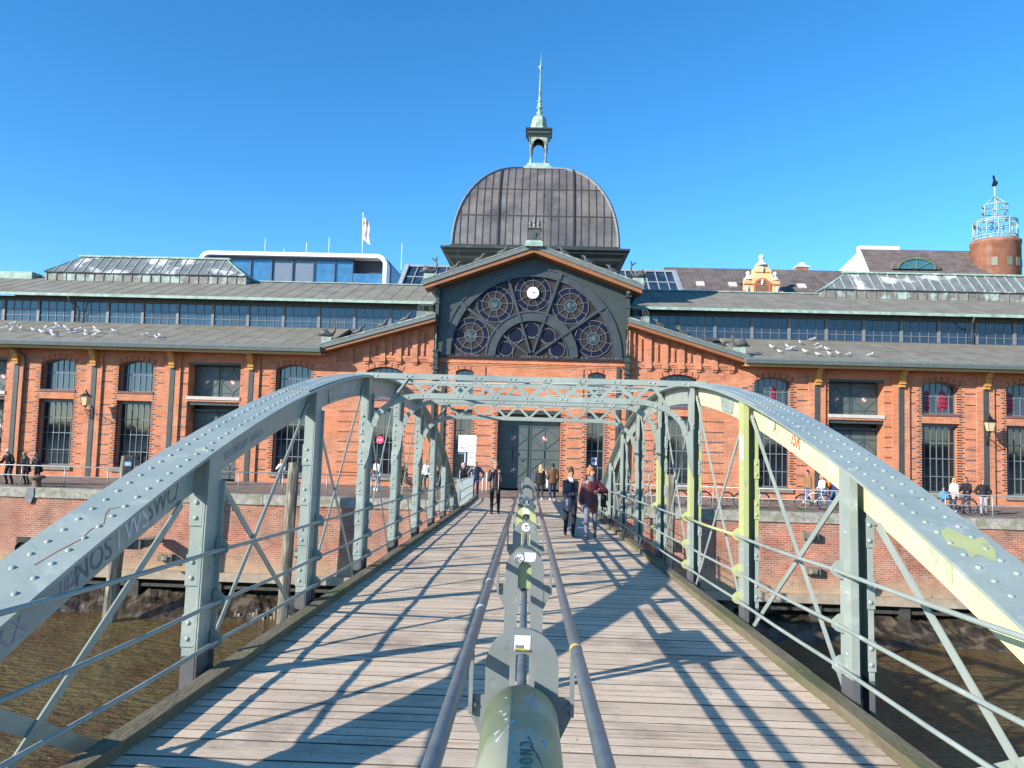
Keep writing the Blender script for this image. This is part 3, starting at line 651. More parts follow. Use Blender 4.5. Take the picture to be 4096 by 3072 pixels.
# main roofs, clerestory, gutters
for s in (-1, 1):
    xi, xo = XC + s * (HW + .35), XC + s * 39.3; a, b = min(xi, xo), max(xi, xo)
    mb = MB(); mb.box(a, b, Yf - 1.1, Yf - .98, 7.30, 7.44); mb.build('eaves_board', timber, hall)
    mb = MB(); mb.prism([(Yf - 1.32, 7.46), (Yf - 1.0, 7.45), (Yf - 1.0, 7.76), (Yf - 1.3, 7.76), (Yf - 1.38, 7.66)], a, b, 'x'); mb.build('gutter', gutter, hall)
    mb = MB(); mb.box(a, b, Yf - .97, Yf, 7.345, 7.40); mb.build('soffit', timber_red, hall)
    # lower roof reaches behind the low gables
    xi2 = XC + s * 5.36; a2, b2 = min(xi2, xo), max(xi2, xo)
    mb = MB(); mb.prism([(Yf - 1.0, 7.62), (Yf - 1.0, 7.78), (49.02, 9.66), (49.02, 9.5)], a, b, 'x'); mb.build('lower_roof', roofing, hall)
    mb = MB(); x = a + .5; sl_ = (9.66 - 7.78) / (49.02 - Yf + 1.0)
    while x < b - .6:
        mb.bar((x, Yf - .98, 7.786), (x + .02, 48.95, 9.64), .035, .012); x += 1.02
    for k_ in range(26):
        x = rnd.uniform(a + 1, b - 2); y = rnd.uniform(Yf, 48); mb.bar((x, y, 7.79 + (y - Yf + 1.0) * sl_), (x + rnd.uniform(.4, 1.0), y, 7.79 + (y - Yf + 1.0) * sl_), .03, .012)
    mb.build('roof_seams', mat('roof_seam', (.125, .115, .095), .9, 0, .3, 6), hall)
    mb = MB(); mb.prism([(47.95, 11.22), (47.95, 11.36), (54, 13.56), (60, 11.36), (60, 11.2), (54, 13.36)], a2, b2, 'x'); mb.build('upper_roof', roofing, hall)
    mb = MB(); x = a2 + .5
    while x < b2 - .6: mb.bar((x, 47.97, 11.37), (x, 53.95, 13.55), .035, .012); x += 1.02
    mb.build('roof_seams', mat('roof_seam', (.125, .115, .095), .9, 0, .3, 6), hall)
    mb = MB(); mb.box(a2, b2, 47.86, 47.95, 11.20, 11.38); mb.prism([(53.8, 13.55), (54, 13.66), (54.2, 13.55)], a2, b2, 'x'); mb.build('roof_flashing', patina, hall)
    mb = MB(); mb.box(a2, b2, 49.1, 49.2, 8, 11.3); mb.box(a2, b2, 48.92, 49.1, 11.02, 11.3); mb.box(a2, b2, 48.9, 49.1, 9.48, 9.66); mb.build('clerestory_wall', steel_dark, hall)
    k = 0
    while 6.9 + 2.325 * (k + 1) < 39.4:
        p0 = XC + s * (6.9 + 2.325 * k); p1 = XC + s * (6.9 + 2.325 * (k + 1)); x0, x1 = min(p0, p1) + .09, max(p0, p1) - .09
        mb = MB(); mb.box(x0, x1, 49.04, 49.07, 9.66, 11.02); p = mb.build('clerestory_window', glass_clere if s > 0 else glassmat('clerestory_glass_west', (.035, .06, .085), .12, 1.8, .35), hall)
        mb = MB(); mb.box(x0 - .09, x0, 48.94, 49.1, 9.6, 11.05); mb.box(x1, x1 + .09, 48.94, 49.1, 9.6, 11.05)
        for q in range(1, 4): xx = x0 + (x1 - x0) * q / 4; mb.box(xx - .016, xx + .016, 49.0, 49.035, 9.66, 11.02)
        for z in (10.06, 10.48): mb.box(x0, x1, 48.99, 49.036, z - .018, z + .018)
        mb.build('window_frame', mat('clerestory_bars', (.17, .18, .19), .5, 0, .15), p); k += 1
    # rooftop skylight
    A0, A1 = (14.7 + 5.6, 34.7) if s < 0 else (19.8, 36.5); zb = 13.12
    def Q(a, y, z): return (XC + s * a, y, z)
    mb = MB(); mb.box(XC + s * A0, XC + s * A1, 52.75, 55.25, zb, 13.72)
    for q in range(int((A1 - A0) / .68) + 1): mb.box(XC + s * (A0 + .68 * q) - .03, XC + s * (A0 + .68 * q) + .03, 52.7, 52.76, zb, 13.72)
    sk = mb.build('skylight_base', mat('stained_copper', (.19, .185, .165), .7, 0, .4, 2, stain=(.33, .43, .38), stain_scale=1.5, stain_lo=.52, stain_hi=.64), hall)
    e = 1.9; zt = 15.1; mb = MB()
    mb.add([Q(A0 - .1, 52.6, 13.70), Q(A1 + .1, 52.6, 13.70), Q(A1 + .1, 55.4, 13.70), Q(A0 - .1, 55.4, 13.70), Q(A0 + e, 54, zt), Q(A1 - e, 54, zt)], [(0, 1, 5, 4), (1, 2, 5), (2, 3, 4, 5), (3, 0, 4), (0, 3, 2, 1)])
    mb.build('skylight_glass', skylight_glass, hall)
    mb = MB(); mb.box(XC + s * (A0 + e - .25), XC + s * (A1 - e + .25), 53.86, 54.14, zt, zt + .12); nn = int((A1 - A0) / .66)
    for q in range(nn + 1):
        xx = A0 + (A1 - A0) * q / nn; u = min(1, (xx - A0) / e, (A1 - xx) / e)
        mb.bar(Q(xx, 52.6, 13.73), Q(xx, 52.6 + 1.4 * u, 13.73 + (zt - 13.7) * u), .05, .05)
    for aa, ee in ((A0, e), (A1, -e)): mb.bar(Q(aa, 52.6, 13.73), Q(aa + ee, 54, zt), .07, .06); mb.bar(Q(aa, 55.4, 13.73), Q(aa + ee, 54, zt), .07, .06)
    for q in (1, 2, 3, 4, 5, 6):
        y = 52.6 + .4 * q; u = 1 - abs(y - 54) / 1.4; mb.bar(Q(A0, y, 13.73), Q(A0 + e * u, y, 13.73 + (zt - 13.7) * u), .04, .04)
    mb.build('skylight_bars', patina, hall)
    # rain pipes
    mb = MB(); x = XC + s * (29.7 if s < 0 else 27.3)
    mb.tube([(x - .2, 47.9, 11.2), (x - .15, 48.2, 10.85), (x + .08, 48.6, 10.6), (x + .1, 48.75, 10.3), (x + .1, 48.75, 9.66)], .05, 8); mb.build('rain_pipe', steel_dark, hall)
    if s < 0:
        mb = MB(); x = XC - 30.0 + .45; mb.tube([(x - .35, Yf - 1.1, 7.4), (x - .3, Yf - .9, 7.25), (x, Yf - .2, 7.0), (x, Yf - .12, 6.7), (x, Yf - .12, 0)], .05, 8)
        for z in (1.5, 3.5, 5.5): mb.box(x - .07, x + .07, Yf - .17, Yf, z, z + .05)
        mb.build('rain_pipe', MATS['pilaster_paint'], hall)
        mb = MB(); mb.box(XC + s * 38.6, XC + s * 36.0, 53.2, 54.8, 13.2, 13.78); mb.build('roof_hatch', patina, hall)

# iron dome
DH, DC = 5.15, (XC, 52.15)
mb = MB(); q2 = math.sqrt(2)
mb.lathe([(a * q2, z) for a, z in ((4.75, 10.5), (4.75, 13.35), (4.95, 13.45), (4.95, 13.62), (5.12, 13.75), (5.3, 13.95), (5.36, 14.1), (5.6, 14.3), (5.66, 14.42), (5.8, 14.5), (5.8, 14.62), (5.25, 14.66), (5.25, 14.86), (.1, 14.88))], (*DC, 0), 4, smooth=False)
mb.build('dome_drum', mat('drum_iron', (.035, .042, .038), .45, 0, .3, 1.2, stain=(.12, .16, .13), stain_scale=1.2, stain_lo=.6, stain_hi=.75), hall)
mb = MB()
for s in (-1, 1):
    mb.box(DC[0] + s * 4.2 - .35, DC[0] + s * 4.2 + .35, DC[1] - 4.86, DC[1] - 4.75, 11.5, 13.35)
    mb.box(*sorted((DC[0] + s * .6, DC[0] + s * 3.5)), DC[1] - 4.82, DC[1] - 4.75, 12.9, 13.1)
mb.build('drum_pilasters', patina_dark, hall)
def dpt(u, t, k):   # u = offset along the face, t = angle, k = which of 4 faces
    h = DH * cos(t); z = 14.86 + 6.45 * sin(t); x, y = u, -h
    for _ in range(k): x, y = -y, x
    return Vector((DC[0] + x, DC[1] + y, z))
for k in range(4):
    mb = MB(); T = 1.395; n = 14
    vs = [dpt(sg * DH * cos(T * i / n), T * i / n, k) for i in range(n + 1) for sg in (-1, 1)]
    mb.add(vs, [(2 * i, 2 * i + 1, 2 * i + 3, 2 * i + 2) for i in range(n)], True); face = mb.build('dome_face', dome_pane, hall)
    mb = MB()
    for j in range(-10, 11):
        u = j * .47; tm = min(T, math.acos(min(1, (abs(u) + .02) / DH))); big = abs(j) == 5
        pts = [dpt(u, tm * i / 10, k) for i in range(11)]
        for a, b in zip(pts, pts[1:]): mb.bar(a, b, .10 if big else .045, .22 if big else .07, (0, -1, .4) if k == 0 else (0, 0, 1))
    for sn in (.30, .60, .93):
        t = math.asin(sn); h = DH * cos(t); a, b = dpt(-h, t, k), dpt(h, t, k); mb.bar(a, b, .06, .07)
    mb.build('dome_ribs', dome_mat, face)
for c in range(4):
    mb = MB()
    pts = [dpt(-DH * cos(1.395 * i / 16), 1.395 * i / 16, c) for i in range(17)]
    for a, b in zip(pts, pts[1:]): mb.bar(a, b, .16, .14)
    for i in range(46):
        t = 1.395 * i / 46; p = dpt(-DH * cos(t), t, c); mb.ell(p, (.10, .10, .10), 6)
    mb.build('dome_hip', mat('hip_lead', (.17, .17, .175), .45, .2, .2, 4), hall)
# lantern on the dome
lx, ly = DC; mb = MB()
mb.lathe([(a * q2, z) for a, z in ((1.1, 21.05), (1.1, 21.25), (.95, 21.35), (.8, 21.5), (.7, 21.7), (.1, 21.72))], (lx, ly, 0), 4, smooth=False); mb.build('lantern_base', patina, hall)
mb = MB()
for sx in (-1, 1):
    for sy in (-1, 1):
        mb.lathe([(.12, 21.7), (.12, 21.9), (.08, 21.95), (.07, 22.7), (.12, 22.75), (.12, 22.85), (.10, 22.9), (.13, 23.0), (.13, 23.1)], (lx + sx * .5, ly + sy * .5, 0), 8)
for k in range(4):
    for i in range(10):
        t0, t1 = pi * i / 10, pi * (i + 1) / 10; r = .38
        for rr in (r,):
            p = [(rr * cos(t0), -.5, 23.05 + rr * sin(t0)), (rr * cos(t1), -.5, 23.05 + rr * sin(t1)), (rr * cos(t1), -.62, 23.05 + rr * sin(t1)), (rr * cos(t0), -.62, 23.05 + rr * sin(t0))]
            o = [((.62 if t0 < pi / 2 else -.62), -.6, 23.05), ((.62 if t1 <= pi / 2 else -.62), -.6, 23.6)]
            a, b = p[0], p[1]; q = [(a[0], -.6, a[2]), (b[0], -.6, b[2]), (b[0], -.6, 23.62), (a[0], -.6, 23.62)]
            for poly in (p, q):
                pp = []
                for (x, y, z) in poly:
                    for _ in range(k): x, y = -y, x
                    pp.append((lx + x, ly + y, z))
                mb.add(pp, [(0, 1, 2, 3)])
    for sx in (-1, 1):
        pp = []
        for (x, y, z) in ((sx * .38, -.6, 23.05), (sx * .64, -.6, 23.05), (sx * .64, -.6, 23.62), (sx * .38, -.6, 23.62)):
            for _ in range(k): x, y = -y, x
            pp.append((lx + x, ly + y, z))
        mb.add(pp, [(0, 1, 2, 3)])
mb.build('lantern_arcade', patina_dark, hall)
mb = MB(); mb.lathe([(a * q2, z) for a, z in ((.66, 23.6), (.7, 23.7), (.78, 23.75), (.8, 23.95), (.9, 24.0), (.92, 24.1), (.6, 24.12), (.1, 24.13))], (lx, ly, 0), 4, smooth=False); mb.build('lantern_cornice', green, hall)
mb = MB(); mb.lathe([(.86, 24.12), (.72, 24.2), (.62, 24.4), (.56, 24.7), (.52, 24.95), (.44, 25.15), (.3, 25.24), (.1, 25.26)], (lx, ly, 0), 8, smooth=False); mb.build('bell_roof', patina, hall)
mb = MB(); mb.lathe([(.2, 25.24), (.2, 25.4), (.1, 25.45), (.24, 25.52), (.1, 25.6), (.1, 25.75), (.22, 25.82), (.22, 25.9), (.09, 25.98), (.18, 26.12), (.09, 26.2), (.12, 26.3), (.2, 26.36), (.08, 26.45), (.1, 26.6), (.045, 28.6), (.15, 28.72), (.15, 28.8), (.05, 28.9), (.035, 29.0), (.008, 29.75)], (lx, ly, 0), 10)
mb.build('spire', patina, hall)
# little castle on the gable apex
mb = MB(); cx, cy = XC, Yf - .7
mb.lathe([(a * q2, z) for a, z in ((.5, 13.75), (.5, 13.98), (.42, 14.1), (.1, 14.1))], (cx, cy, 0), 4, smooth=False); mb.build('castle_plinth', patina, hall)
mb = MB(); mb.lathe([(a * q2, z) for a, z in ((.42, 14.1), (.36, 14.5), (.34, 14.75), (.4, 14.78), (.4, 14.84), (.1, 14.84))], (cx, cy, 0), 4, smooth=False)
for dx, h in ((-.24, 0), (0, .12), (.24, 0)): mb.lathe([(.10, 14.84), (.08, 15.05 + h), (.12, 15.08 + h), (.12, 15.14 + h), (.02, 15.5 + h), (.001, 15.55 + h)], (cx + dx, cy, 0), 6, smooth=False)
mb.box(cx - .1, cx + .1, cy - .43, cy - .38, 14.2, 14.55); mb.build('castle_ornament', steel_dark, hall)
# dolphins and small dragons on the rakes
def dolphin(x, y, z, s, flip):
    mb = MB(); pts = [(-.45, 0, .18), (-.32, 0, .28), (-.12, 0, .30), (.1, 0, .2), (.28, 0, .22), (.4, 0, .42), (.42, 0, .66), (.36, 0, .85)]
    rs = [.10, .19, .2, .15, .11, .08, .05, .03]
    mb.tube([(x + a * s * flip, y, z + c * s) for a, b, c in pts], [r * s for r in rs], 8)
    mb.ell((x - .5 * s * flip, y, z + .16 * s), (.14 * s, .1 * s, .07 * s), 8)
    for a in (-.9, .2): mb.bar((x + .36 * s * flip, y, z + .82 * s), (x + (.36 + .3 * sin(a)) * s * flip, y, z + (.86 + .22 * cos(a)) * s), .05 * s, .09 * s)
    mb.add([(x - .1 * s * flip, y - .02, z + .42 * s), (x - .35 * s * flip, y, z + .62 * s), (x - .3 * s * flip, y + .02, z + .38 * s), (x - .15 * s * flip, y, z + .62 * s), (x + .05 * s * flip, y, z + .38 * s)], [(0, 1, 2), (0, 3, 4)])
    mb.build('dolphin_ornament', steel_dark, hall)
def dragon(x, y, z, s, flip):
    mb = MB(); mb.tube([(x + a * s * flip, y, z + c * s) for a, c in ((-.35, .0), (-.2, .1), (0, .16), (.14, .2), (.2, .38), (.24, .45))], [.03 * s, .07 * s, .12 * s, .13 * s, .08 * s, .09 * s], 7)
    mb.ell((x + .3 * s * flip, y, z + .46 * s), (.13 * s, .07 * s, .06 * s), 7); mb.box(x - .05 * s, x + .2 * s, y - .08, y + .08, z - .05, z + .1 * s)
    mb.build('dragon_ornament', steel_dark, hall)
for s in (-1, 1):
    mb = MB(); mb.box(XC + s * 5.9 - .3, XC + s * 5.9 + .3, Yf - .95, Yf - .45, 11.7, 12.12); mb.build('ornament_plinth', patina, hall); dolphin(XC + s * 5.9, Yf - .7, 12.1, .95, -s)
    mb = MB(); mb.box(XC + s * 11.6 - .28, XC + s * 11.6 + .28, Yf - .95, Yf - .45, 7.9, 8.35); mb.build('ornament_plinth', patina, hall); dolphin(XC + s * 11.6, Yf - .7, 8.33, .95, -s)
    for d in (4.5, 3.1, 1.75): dragon(XC + s * d, Yf - .7, 14.0 - d * .358, 1.0, -s)
    for d in (9.9, 8.5, 7.2): dragon(XC + s * d, Yf - .7, 9.9 - (d - 5.44) * .295, 1.0, -s)
# ------------------------------------------------------------------ the footbridge (local frame: x across, y along, z up from the deck)
B0 = Vector((0, 0, CAM_H)) - BZ * 1.75
MBR = Matrix(((BX.x, BD.x, BZ.x, B0.x), (BX.y, BD.y, BZ.y, B0.y), (BX.z, BD.z, BZ.z, B0.z), (0, 0, 0, 1)))
bridge = thing('footbridge', 'grey steel arched footbridge with plank deck leading to the market hall', 'bridge', off=False)
bridge.matrix_world = MBR
def ct(b): return 3.19 - .0178 * (b - 15) ** 2
POST = [6.05 + 2.93 * k for k in range(-1, 8)]
# deck
mb = MB(); rnd = random.Random(21); b = -3.2
while b < 37.0:
    ww = rnd.choice((.148, .15, .152)); dz = rnd.uniform(-.0025, .0025); g = rnd.uniform(.006, .011); e = rnd.uniform(-.003, .003)
    b1 = b + ww
    if b > 31: xl, xr = -2.30 - (b - 31) * .03, 2.30 + (b - 31) * .03
    else: xl, xr = -2.30, 2.30
    # bevelled top edges
    prof = [(b + g / 2, -.06), (b1 - g / 2, -.06), (b1 - g / 2, dz - .004 + e), (b1 - g / 2 - .006, dz + e * .5), (b + g / 2, dz)]
    mb.prism(prof[::-1], xl, xr, 'x'); b = b1
dk_ = mb.build('deck_planks', wood, bridge); dk_.data.materials.append(mat('joint_dirt', (.10, .078, .06), .95, 0, .3, 20))
for p_ in dk_.data.polygons:
    if abs(p_.normal.y) > .75: p_.material_index = 1
mb = MB(); mb.box(-2.28, 2.28, -3.2, 37, -.03, -.0065); mb.build('joint_dirt', mat('joint_dirt', (.10, .078, .06), .95, 0, .3, 20), bridge)
for s in (-1, 1):
    mb = MB(); b = -3.2; q = 0
    while b < 37.2:
        L = 3.3; b1 = min(b + L, 37.2); o = .03 * max(0, (b - 31)); zz = .08 + (.006 if q % 2 else 0)
        mb.box(s * (2.29 + o), s * (2.42 + o), b, b1 - .008, -.08, zz); b = b1; q += 1
    mb.build('timber_kerb', kerbwood, bridge)
mb = MB()
for s in (-1, 1): mb.box(s * 2.50, s * 2.74, -3, 33.5, -.55, -.14)
for k in range(-1, 8):
    b = POST[k + 1] + .1; mb.box(-2.5, 2.5, b, b + .16, -.45, -.07)
for a in (-1.6, -.8, 0, .8, 1.6): mb.box(a - .06, a + .06, -3, 36, -.2, -.062)
mb.build('deck_girders', steel_dark, bridge)
# concrete landing under the end of the bridge
mb = MB()
mb.box(-3.2, 3.2, 34.2, 36.2, -.9, -.09); mb.build('abutment', concrete, bridge)
# arched chords
RV = []
for s in (-1, 1):
    def chord(name, m, b0, b1, n, ya, yb, dz0, dz1, lab=None, extra=None):
        mb = MB(); P = []
        for i in range(n + 1):
            b = b0 + (b1 - b0) * i / n; c = ct(b); P.append((b, c))
        vs = []
        for b, c in P:
            sl = -2 * .0178 * (b - 15); L = math.hypot(1, sl); nb, nc = -sl / L, 1 / L
            for a, d in ((ya, dz0), (yb, dz0), (yb, dz1), (ya, dz1)): vs.append((s * a, b + nb * d, c + nc * d))
        fs = []
        for i in range(n):
            for j in range(4):
                j2 = (j + 1) % 4; q = (i * 4 + j, i * 4 + j2, (i + 1) * 4 + j2, (i + 1) * 4 + j); fs.append(q if s < 0 else q[::-1])
        fs += [(0, 1, 2, 3), (n * 4, n * 4 + 3, n * 4 + 2, n * 4 + 1)]
        mb.add(vs, fs)
        if extra: extra(mb)
        return mb.build(name, m, bridge, label=lab)
    def rivets(mb):
        b = 1.9
        while b < 28.2:
            sl = -2 * .0178 * (b - 15); L = math.hypot(1, sl); near = b < 13
            for a, off in ((2.575, 0), (2.755, .09)):
                if near or True:
                    bb = b + off; c = ct(bb)
                    mb.dome((s * a, bb, c + (.0165 if 8.6 < bb < 21.6 else .001)), .0195, (0, -sl, 1), .6, 8 if near else 5)
            b += .145 if b < 8 else .12
    top = chord('arch_chord', steel, 1.62, 28.38, 90, 2.46, 2.87, -.022, 0, extra=rivets)
    chord('arch_cover_plate', steel, 8.6, 21.6, 50, 2.49, 2.84, .0005, .016)
    # web: the eastern one is lime primer on the near side
    if s < 0: chord('arch_web', steel, 1.62, 28.38, 90, 2.615, 2.63, -.31, -.023)
    else:
        chord('arch_web', steel, 11.9, 28.38, 60, 2.615, 2.63, -.31, -.023)
        chord('primed_arch_web', mat('pale_lime_primer', (.60, .60, .34), .5, 0, .05, 3), 1.62, 11.895, 50, 2.615, 2.63, -.31, -.023, 'pale lime primed web plate with stickers')
    # angle under the top plate with a row of rivets
    def riv2(mb):
        b = 2
        while b < 28:
            sl = -2 * .0178 * (b - 15); c = ct(b); mb.dome((s * 2.598, b, c - .065), .013, (-s, 0, 0), .7, 6); b += .12
    chord('arch_angle', steel, 1.62, 28.38, 80, 2.60, 2.614, -.095, -.023, extra=riv2)
    # splice plates
    for b in (10.2, 19.8):
        mb = MB(); sl = -2 * .0178 * (b - 15); sl2 = sl
        pts = [(b - .35, ct(b - .35) - .1), (b + .35, ct(b + .35) - .1), (b + .25, ct(b + .25) - .3), (b - .25, ct(b - .25) - .3)]
        mb.prism(pts if s < 0 else pts[::-1], s * 2.602, s * 2.613, 'x')
        for k in range(6):
            for dz in (.14, .26): bb = b - .28 + .11 * k; mb.dome((s * 2.602, bb, ct(bb) - dz), .012, (-s, 0, 0), .7, 6)
        mb.build('splice_plate', steel, bridge)
    # posts
    for k in range(-1, 9):
        b0 = 6.05 + 2.93 * k
        if k == 8 or b0 > 27: continue
        h = ct(b0 + .12) - .024
        if h < .3: continue
        lime_post = (s > 0 and k in (1,)); part_lime = (s > 0 and k in (2, 3)) or (s < 0 and k in (3, 4))
        zc = (-.35, 1.0, 2.0) if s > 0 else (-.35, .9, 1.55)
        mb = MB(); root = steel_dark if False else mat('post_foot_paint', (.10, .10, .105), .6, 0, .2)
        def seg(x0, x1, y0, y1, z0, z1):
            # lower foot dark, rest grey or lime
            mb.mat(root); mb.box(x0, x1, y0, y1, -.4, .19)
            lo = .19
            if lime_post: bits = [(.19, .98, steel), (.98, z1, steel_lime)]
            elif part_lime: bits = [(.19, zc[1], steel), (zc[1], min(zc[2], z1), steel_lime)] + ([(zc[2], z1, steel)] if zc[2] < z1 else [])
            else: bits = [(.19, z1, steel)]
            for a, c, m in bits:
                if s > 0 or not (part_lime and m is steel_lime): mb.mat(m)
                else: mb.mat(m if x1 - x0 < .06 and y0 > b0 + .1 else steel)
                mb.box(x0, x1, y0, y1, a, c)
        if s < 0:
            seg(-2.625, -2.515, b0, b0 + .012, 0, h)                    # lit front plate
            seg(-2.514, -2.50, b0 - .008, b0 + .24, 0, h)               # inner side plate
            seg(-2.50, -2.462, b0 + .228, b0 + .24, 0, h - .25)         # far flange
            seg(-2.53, -2.5145, b0 - .012, b0 - .001, 0, h)
        else:
            seg(2.487, 2.50, b0 - .008, b0 + .20, 0, h)
            seg(2.50, 2.545, b0 - .008, b0 + .004, 0, h)
            seg(2.618, 2.655, b0 - .008, b0 + .004, 0, h - .22)
            seg(2.642, 2.655, b0 + .005, b0 + .178, 0, h - .22); mb.mat(steel); mb.box(2.5005, 2.655, b0 + .18, b0 + .19, .0, h - .22)
        mb.mat(steel)
        z = .26
        while z < h - .45:
            if s < 0:
                mb.box(-2.632, -2.531, b0 - .013, b0 - .001, z, z + .24)
                for dz in (.06, .18): mb.dome((-2.582, b0 - .013, z + dz), .021, (0, -1, 0))
                mb.dome((-2.499, b0 + .12, z + .12), .018, (1, 0, 0))
            else:
                mb.mat(steel_lime if lime_post and z > 1 else steel)
                mb.box(2.605, 2.662, b0 - .02, b0 - .009, z, z + .22)
                for dz in (.05, .17): mb.dome((2.628, b0 - .02, z + dz), .019, (0, -1, 0))
                mb.dome((2.487, b0 + .09, z + .10), .019, (-1, 0, 0)); mb.mat(steel)
            z += .46
        if k in (2, 3, 4):
            for dz in (0, .13, .26, .39): mb.dome((s * (2.58 if s < 0 else 2.523), b0 - .013, 2.0 + dz), .019, (0, -1, 0))
        # rail lugs
        for c in (.985, .575, .265):
            if c > h - .1: continue
            y0 = b0 + .205 if s < 0 else b0 + .12; x = 2.49
            arc = [(s * x, c + .085), (s * (x - .05), c + .075), (s * (x - .095), c + .035), (s * (x - .10), c - .02), (s * (x - .07), c - .05), (s * x, c - .07)]
            mb.mat(steel_lime if (s > 0 and (lime_post or part_lime)) else steel); mb.prism(arc, y0, y0 + .014)
        mb.build('post', None, bridge)
    # cross braces
    def zend(b): return ct(b) - .18
    nodes = [6.15 + 2.93 * k for k in range(-1, 8)]
    for i in range(len(nodes) - 1):
        a, b = nodes[i], nodes[i + 1]
        if i == 0:
            for k2, (p, q, wd) in enumerate((((3.75, -.10), (5.82, 1.36), .062), ((4.92, -.10), (3.15, .80), .095))):
                mb = MB(); x = s * (2.60 + .014 * k2); mb.bar((x, p[0], p[1]), (x, q[0], q[1]), .012, wd, (0, 0, 1)); mb.build('cross_brace', steel, bridge)
            continue
        for (p, q, off) in (((a, .02), (b, zend(b - .12)), 0), ((a, zend(a + .12)), (b, .02), .014)):
            if q[1] < .05 or p[1] < .05 and q[1] < .3: pass
            pb, pz = p; qb, qz = q
            if pb == a: pb += .12
            else: pb -= .0
            if qz > .1: qb -= .10
            if pz > .1: pb += .06
            mb = MB(); x = s * (2.60 if s < 0 else 2.575) + s * off; mb.bar((x, pb, pz - (.12 if pz < .1 else 0)), (x, qb, qz - (.12 if qz < .1 else 0)), .012, .058, (0, 0, 1))
            d = Vector((0, qb - pb, qz - pz)).normalized()
            for (bb, zz, sg) in ((pb, pz, 1), (qb, qz, -1)):
                if zz > .1:
                    for t in (.03, .1): mb.dome((x - s * .006, bb + sg * d.y * t, zz + sg * d.z * t), .014, (-s, 0, 0), .7, 6)
            mb.build('cross_brace', steel, bridge)
    # rails
    for r, c in enumerate((.985, .575, .265)):
        mb = MB(); e = 32.6; lim = (s > 0 and r == 0)
        pts = []; b = -2.5
        while b < 27.2:
            sag = .012 * sin(pi * (((b - 6.2) % 2.93) / 2.93)); pts.append((s * 2.425, b, c - sag)); b += .73
        mb.tube(pts, .0165, 8)
        mb.build('rail', steel, bridge)
        for k in range(8):
            pass
    if s > 0:
        mb = MB(); mb.tube([(2.425, 9.15, .985), (2.425, 10.5, .975), (2.425, 12.0, .986)], .0180, 8); mb.build('primed_rail_length', steel_lime, bridge)
    # end gusset, end post and the little balustrade to the quay
    mb = MB(); mb.prism([(27.2, -.1), (28.6, -.1), (28.2, .35), (27.4, .72)] if s < 0 else [(27.4, .72), (28.2, .35), (28.6, -.1), (27.2, -.1)], s * 2.5, s * 2.52, 'x'); mb.build('end_gusset', steel, bridge)
    mb = MB(); mb.box(s * 2.5, s * 2.62, 28.7, 28.82, -.1, 1.05); mb.build('end_post', steel, bridge)
    mb = MB(); n = 14; P = []
    for i in range(n + 1):
        b = 28.8 + 7.9 * i / n; P.append((s * (2.47 + .10 * (i / n) ** 2 + (.0 if s < 0 else .0)), b))
    for c in (.98, .58, .25): mb.tube([(x, b, c + .05 * sin(pi * i / n)) for i, (x, b) in enumerate(P)], .018, 6)
    for x, b in P[1:]: mb.box(x - .02, x + .02, b - .03, b + .03, -.1, 1.05)
    mb.build('end_balustrade', mat('balustrade_paint', (.34, .40, .38), .45, 0, .1), bridge)
# portal frames between the arches
for (k, zt, zb_) in ((2, 3.07, 2.73), (3, 3.26, 2.89), (4, 3.10, 2.74)):
    b0 = 6.05 + 2.93 * k; nm = 'portal_frame'
    mb = MB()
    mb.box(-2.72, 2.72, b0 - .03, b0 - .018, zt - .085, zt); mb.box(-2.72, 2.72, b0 - .018, b0 + .06, zt - .014, zt - .001)
    for q in range(10):
        x = -2.42 + q * .538
        for dx in (-.04, .04): mb.dome((x + dx, b0 - .03, zt - .045), .019, (0, -1, 0), .7, 7)
    # lower chord with curved knees down to the posts
    pts = []
    N = 14
    for i in range(N + 1):
        t = pi / 2 * i / N; pts.append((-1.62 - .78 * sin(t), zb_ - .50 * (1 - cos(t))))
    pts = [(-x, z) for x, z in pts[::-1]][:-1] + [(1.62, zb_), (-1.62, zb_)] + pts[1:]
    for (x0, z0), (x1, z1) in zip(pts, pts[1:]):
        mb.bar((x0, b0 - .024, z0), (x1, b0 - .024, z1), .012, .085, (0, 0, 1)); mb.bar((x0, b0 + .02, z0 - .038), (x1, b0 + .02, z1 - .038), .075, .012, (0, 0, 1))
    for q in range(7):
        x = -1.6 + q * .538 - .02
        for dx in (-.04, .04): mb.dome((x + dx, b0 - .03, zb_), .017, (0, -1, 0), .7, 7)
    for s in (-1, 1):
        for t in (.35, .95): 
            x, z = s * (1.62 + .78 * sin(t)), zb_ - .5 * (1 - cos(t)); mb.dome((x, b0 - .03, z), .017, (0, -1, 0), .7, 7); mb.dome((x + s * .07, b0 - .03, z - .04), .017, (0, -1, 0), .7, 7)
        g = [(s * 2.40, zb_ - .5), (s * 2.52, zb_ - .5 + .12), (s * 2.53, zb_ - 1.15), (s * 2.46, zb_ - .95)]; mb.prism(g if s > 0 else g[::-1], b0 - .03, b0 - .018)
    frm = mb.build(nm, steel, bridge)
    mb = MB()
    for q in range(9):
        x = -2.42 + q * .538; xm = x + .269; zl = zb_ if abs(xm) < 1.7 else zb_ - .12
        if q == 0: mb.bar((x + .538, b0 - .036, zt - .07), (xm, b0 - .036, zl), .012, .06, (0, 1, 0)); 
        for (a, c) in ((x, xm), (xm, x + .538)):
            if q == 0 and a == x: continue
            if q == 8 and c > xm + .1: mb.bar((xm, b0 - .036, zl), (xm, b0 - .036, zl + .01), .01, .01); continue
            z0, z1 = (zt - .07, zl + .02) if a == x else (zl + .02, zt - .07)
            d = Vector((c - a, 0, z1 - z0)); mb.bar((a, b0 - .012, z0), (c, b0 - .012, z1), .05, .010, (0, 1, 0))
    mb.build('lattice', steel, frm)
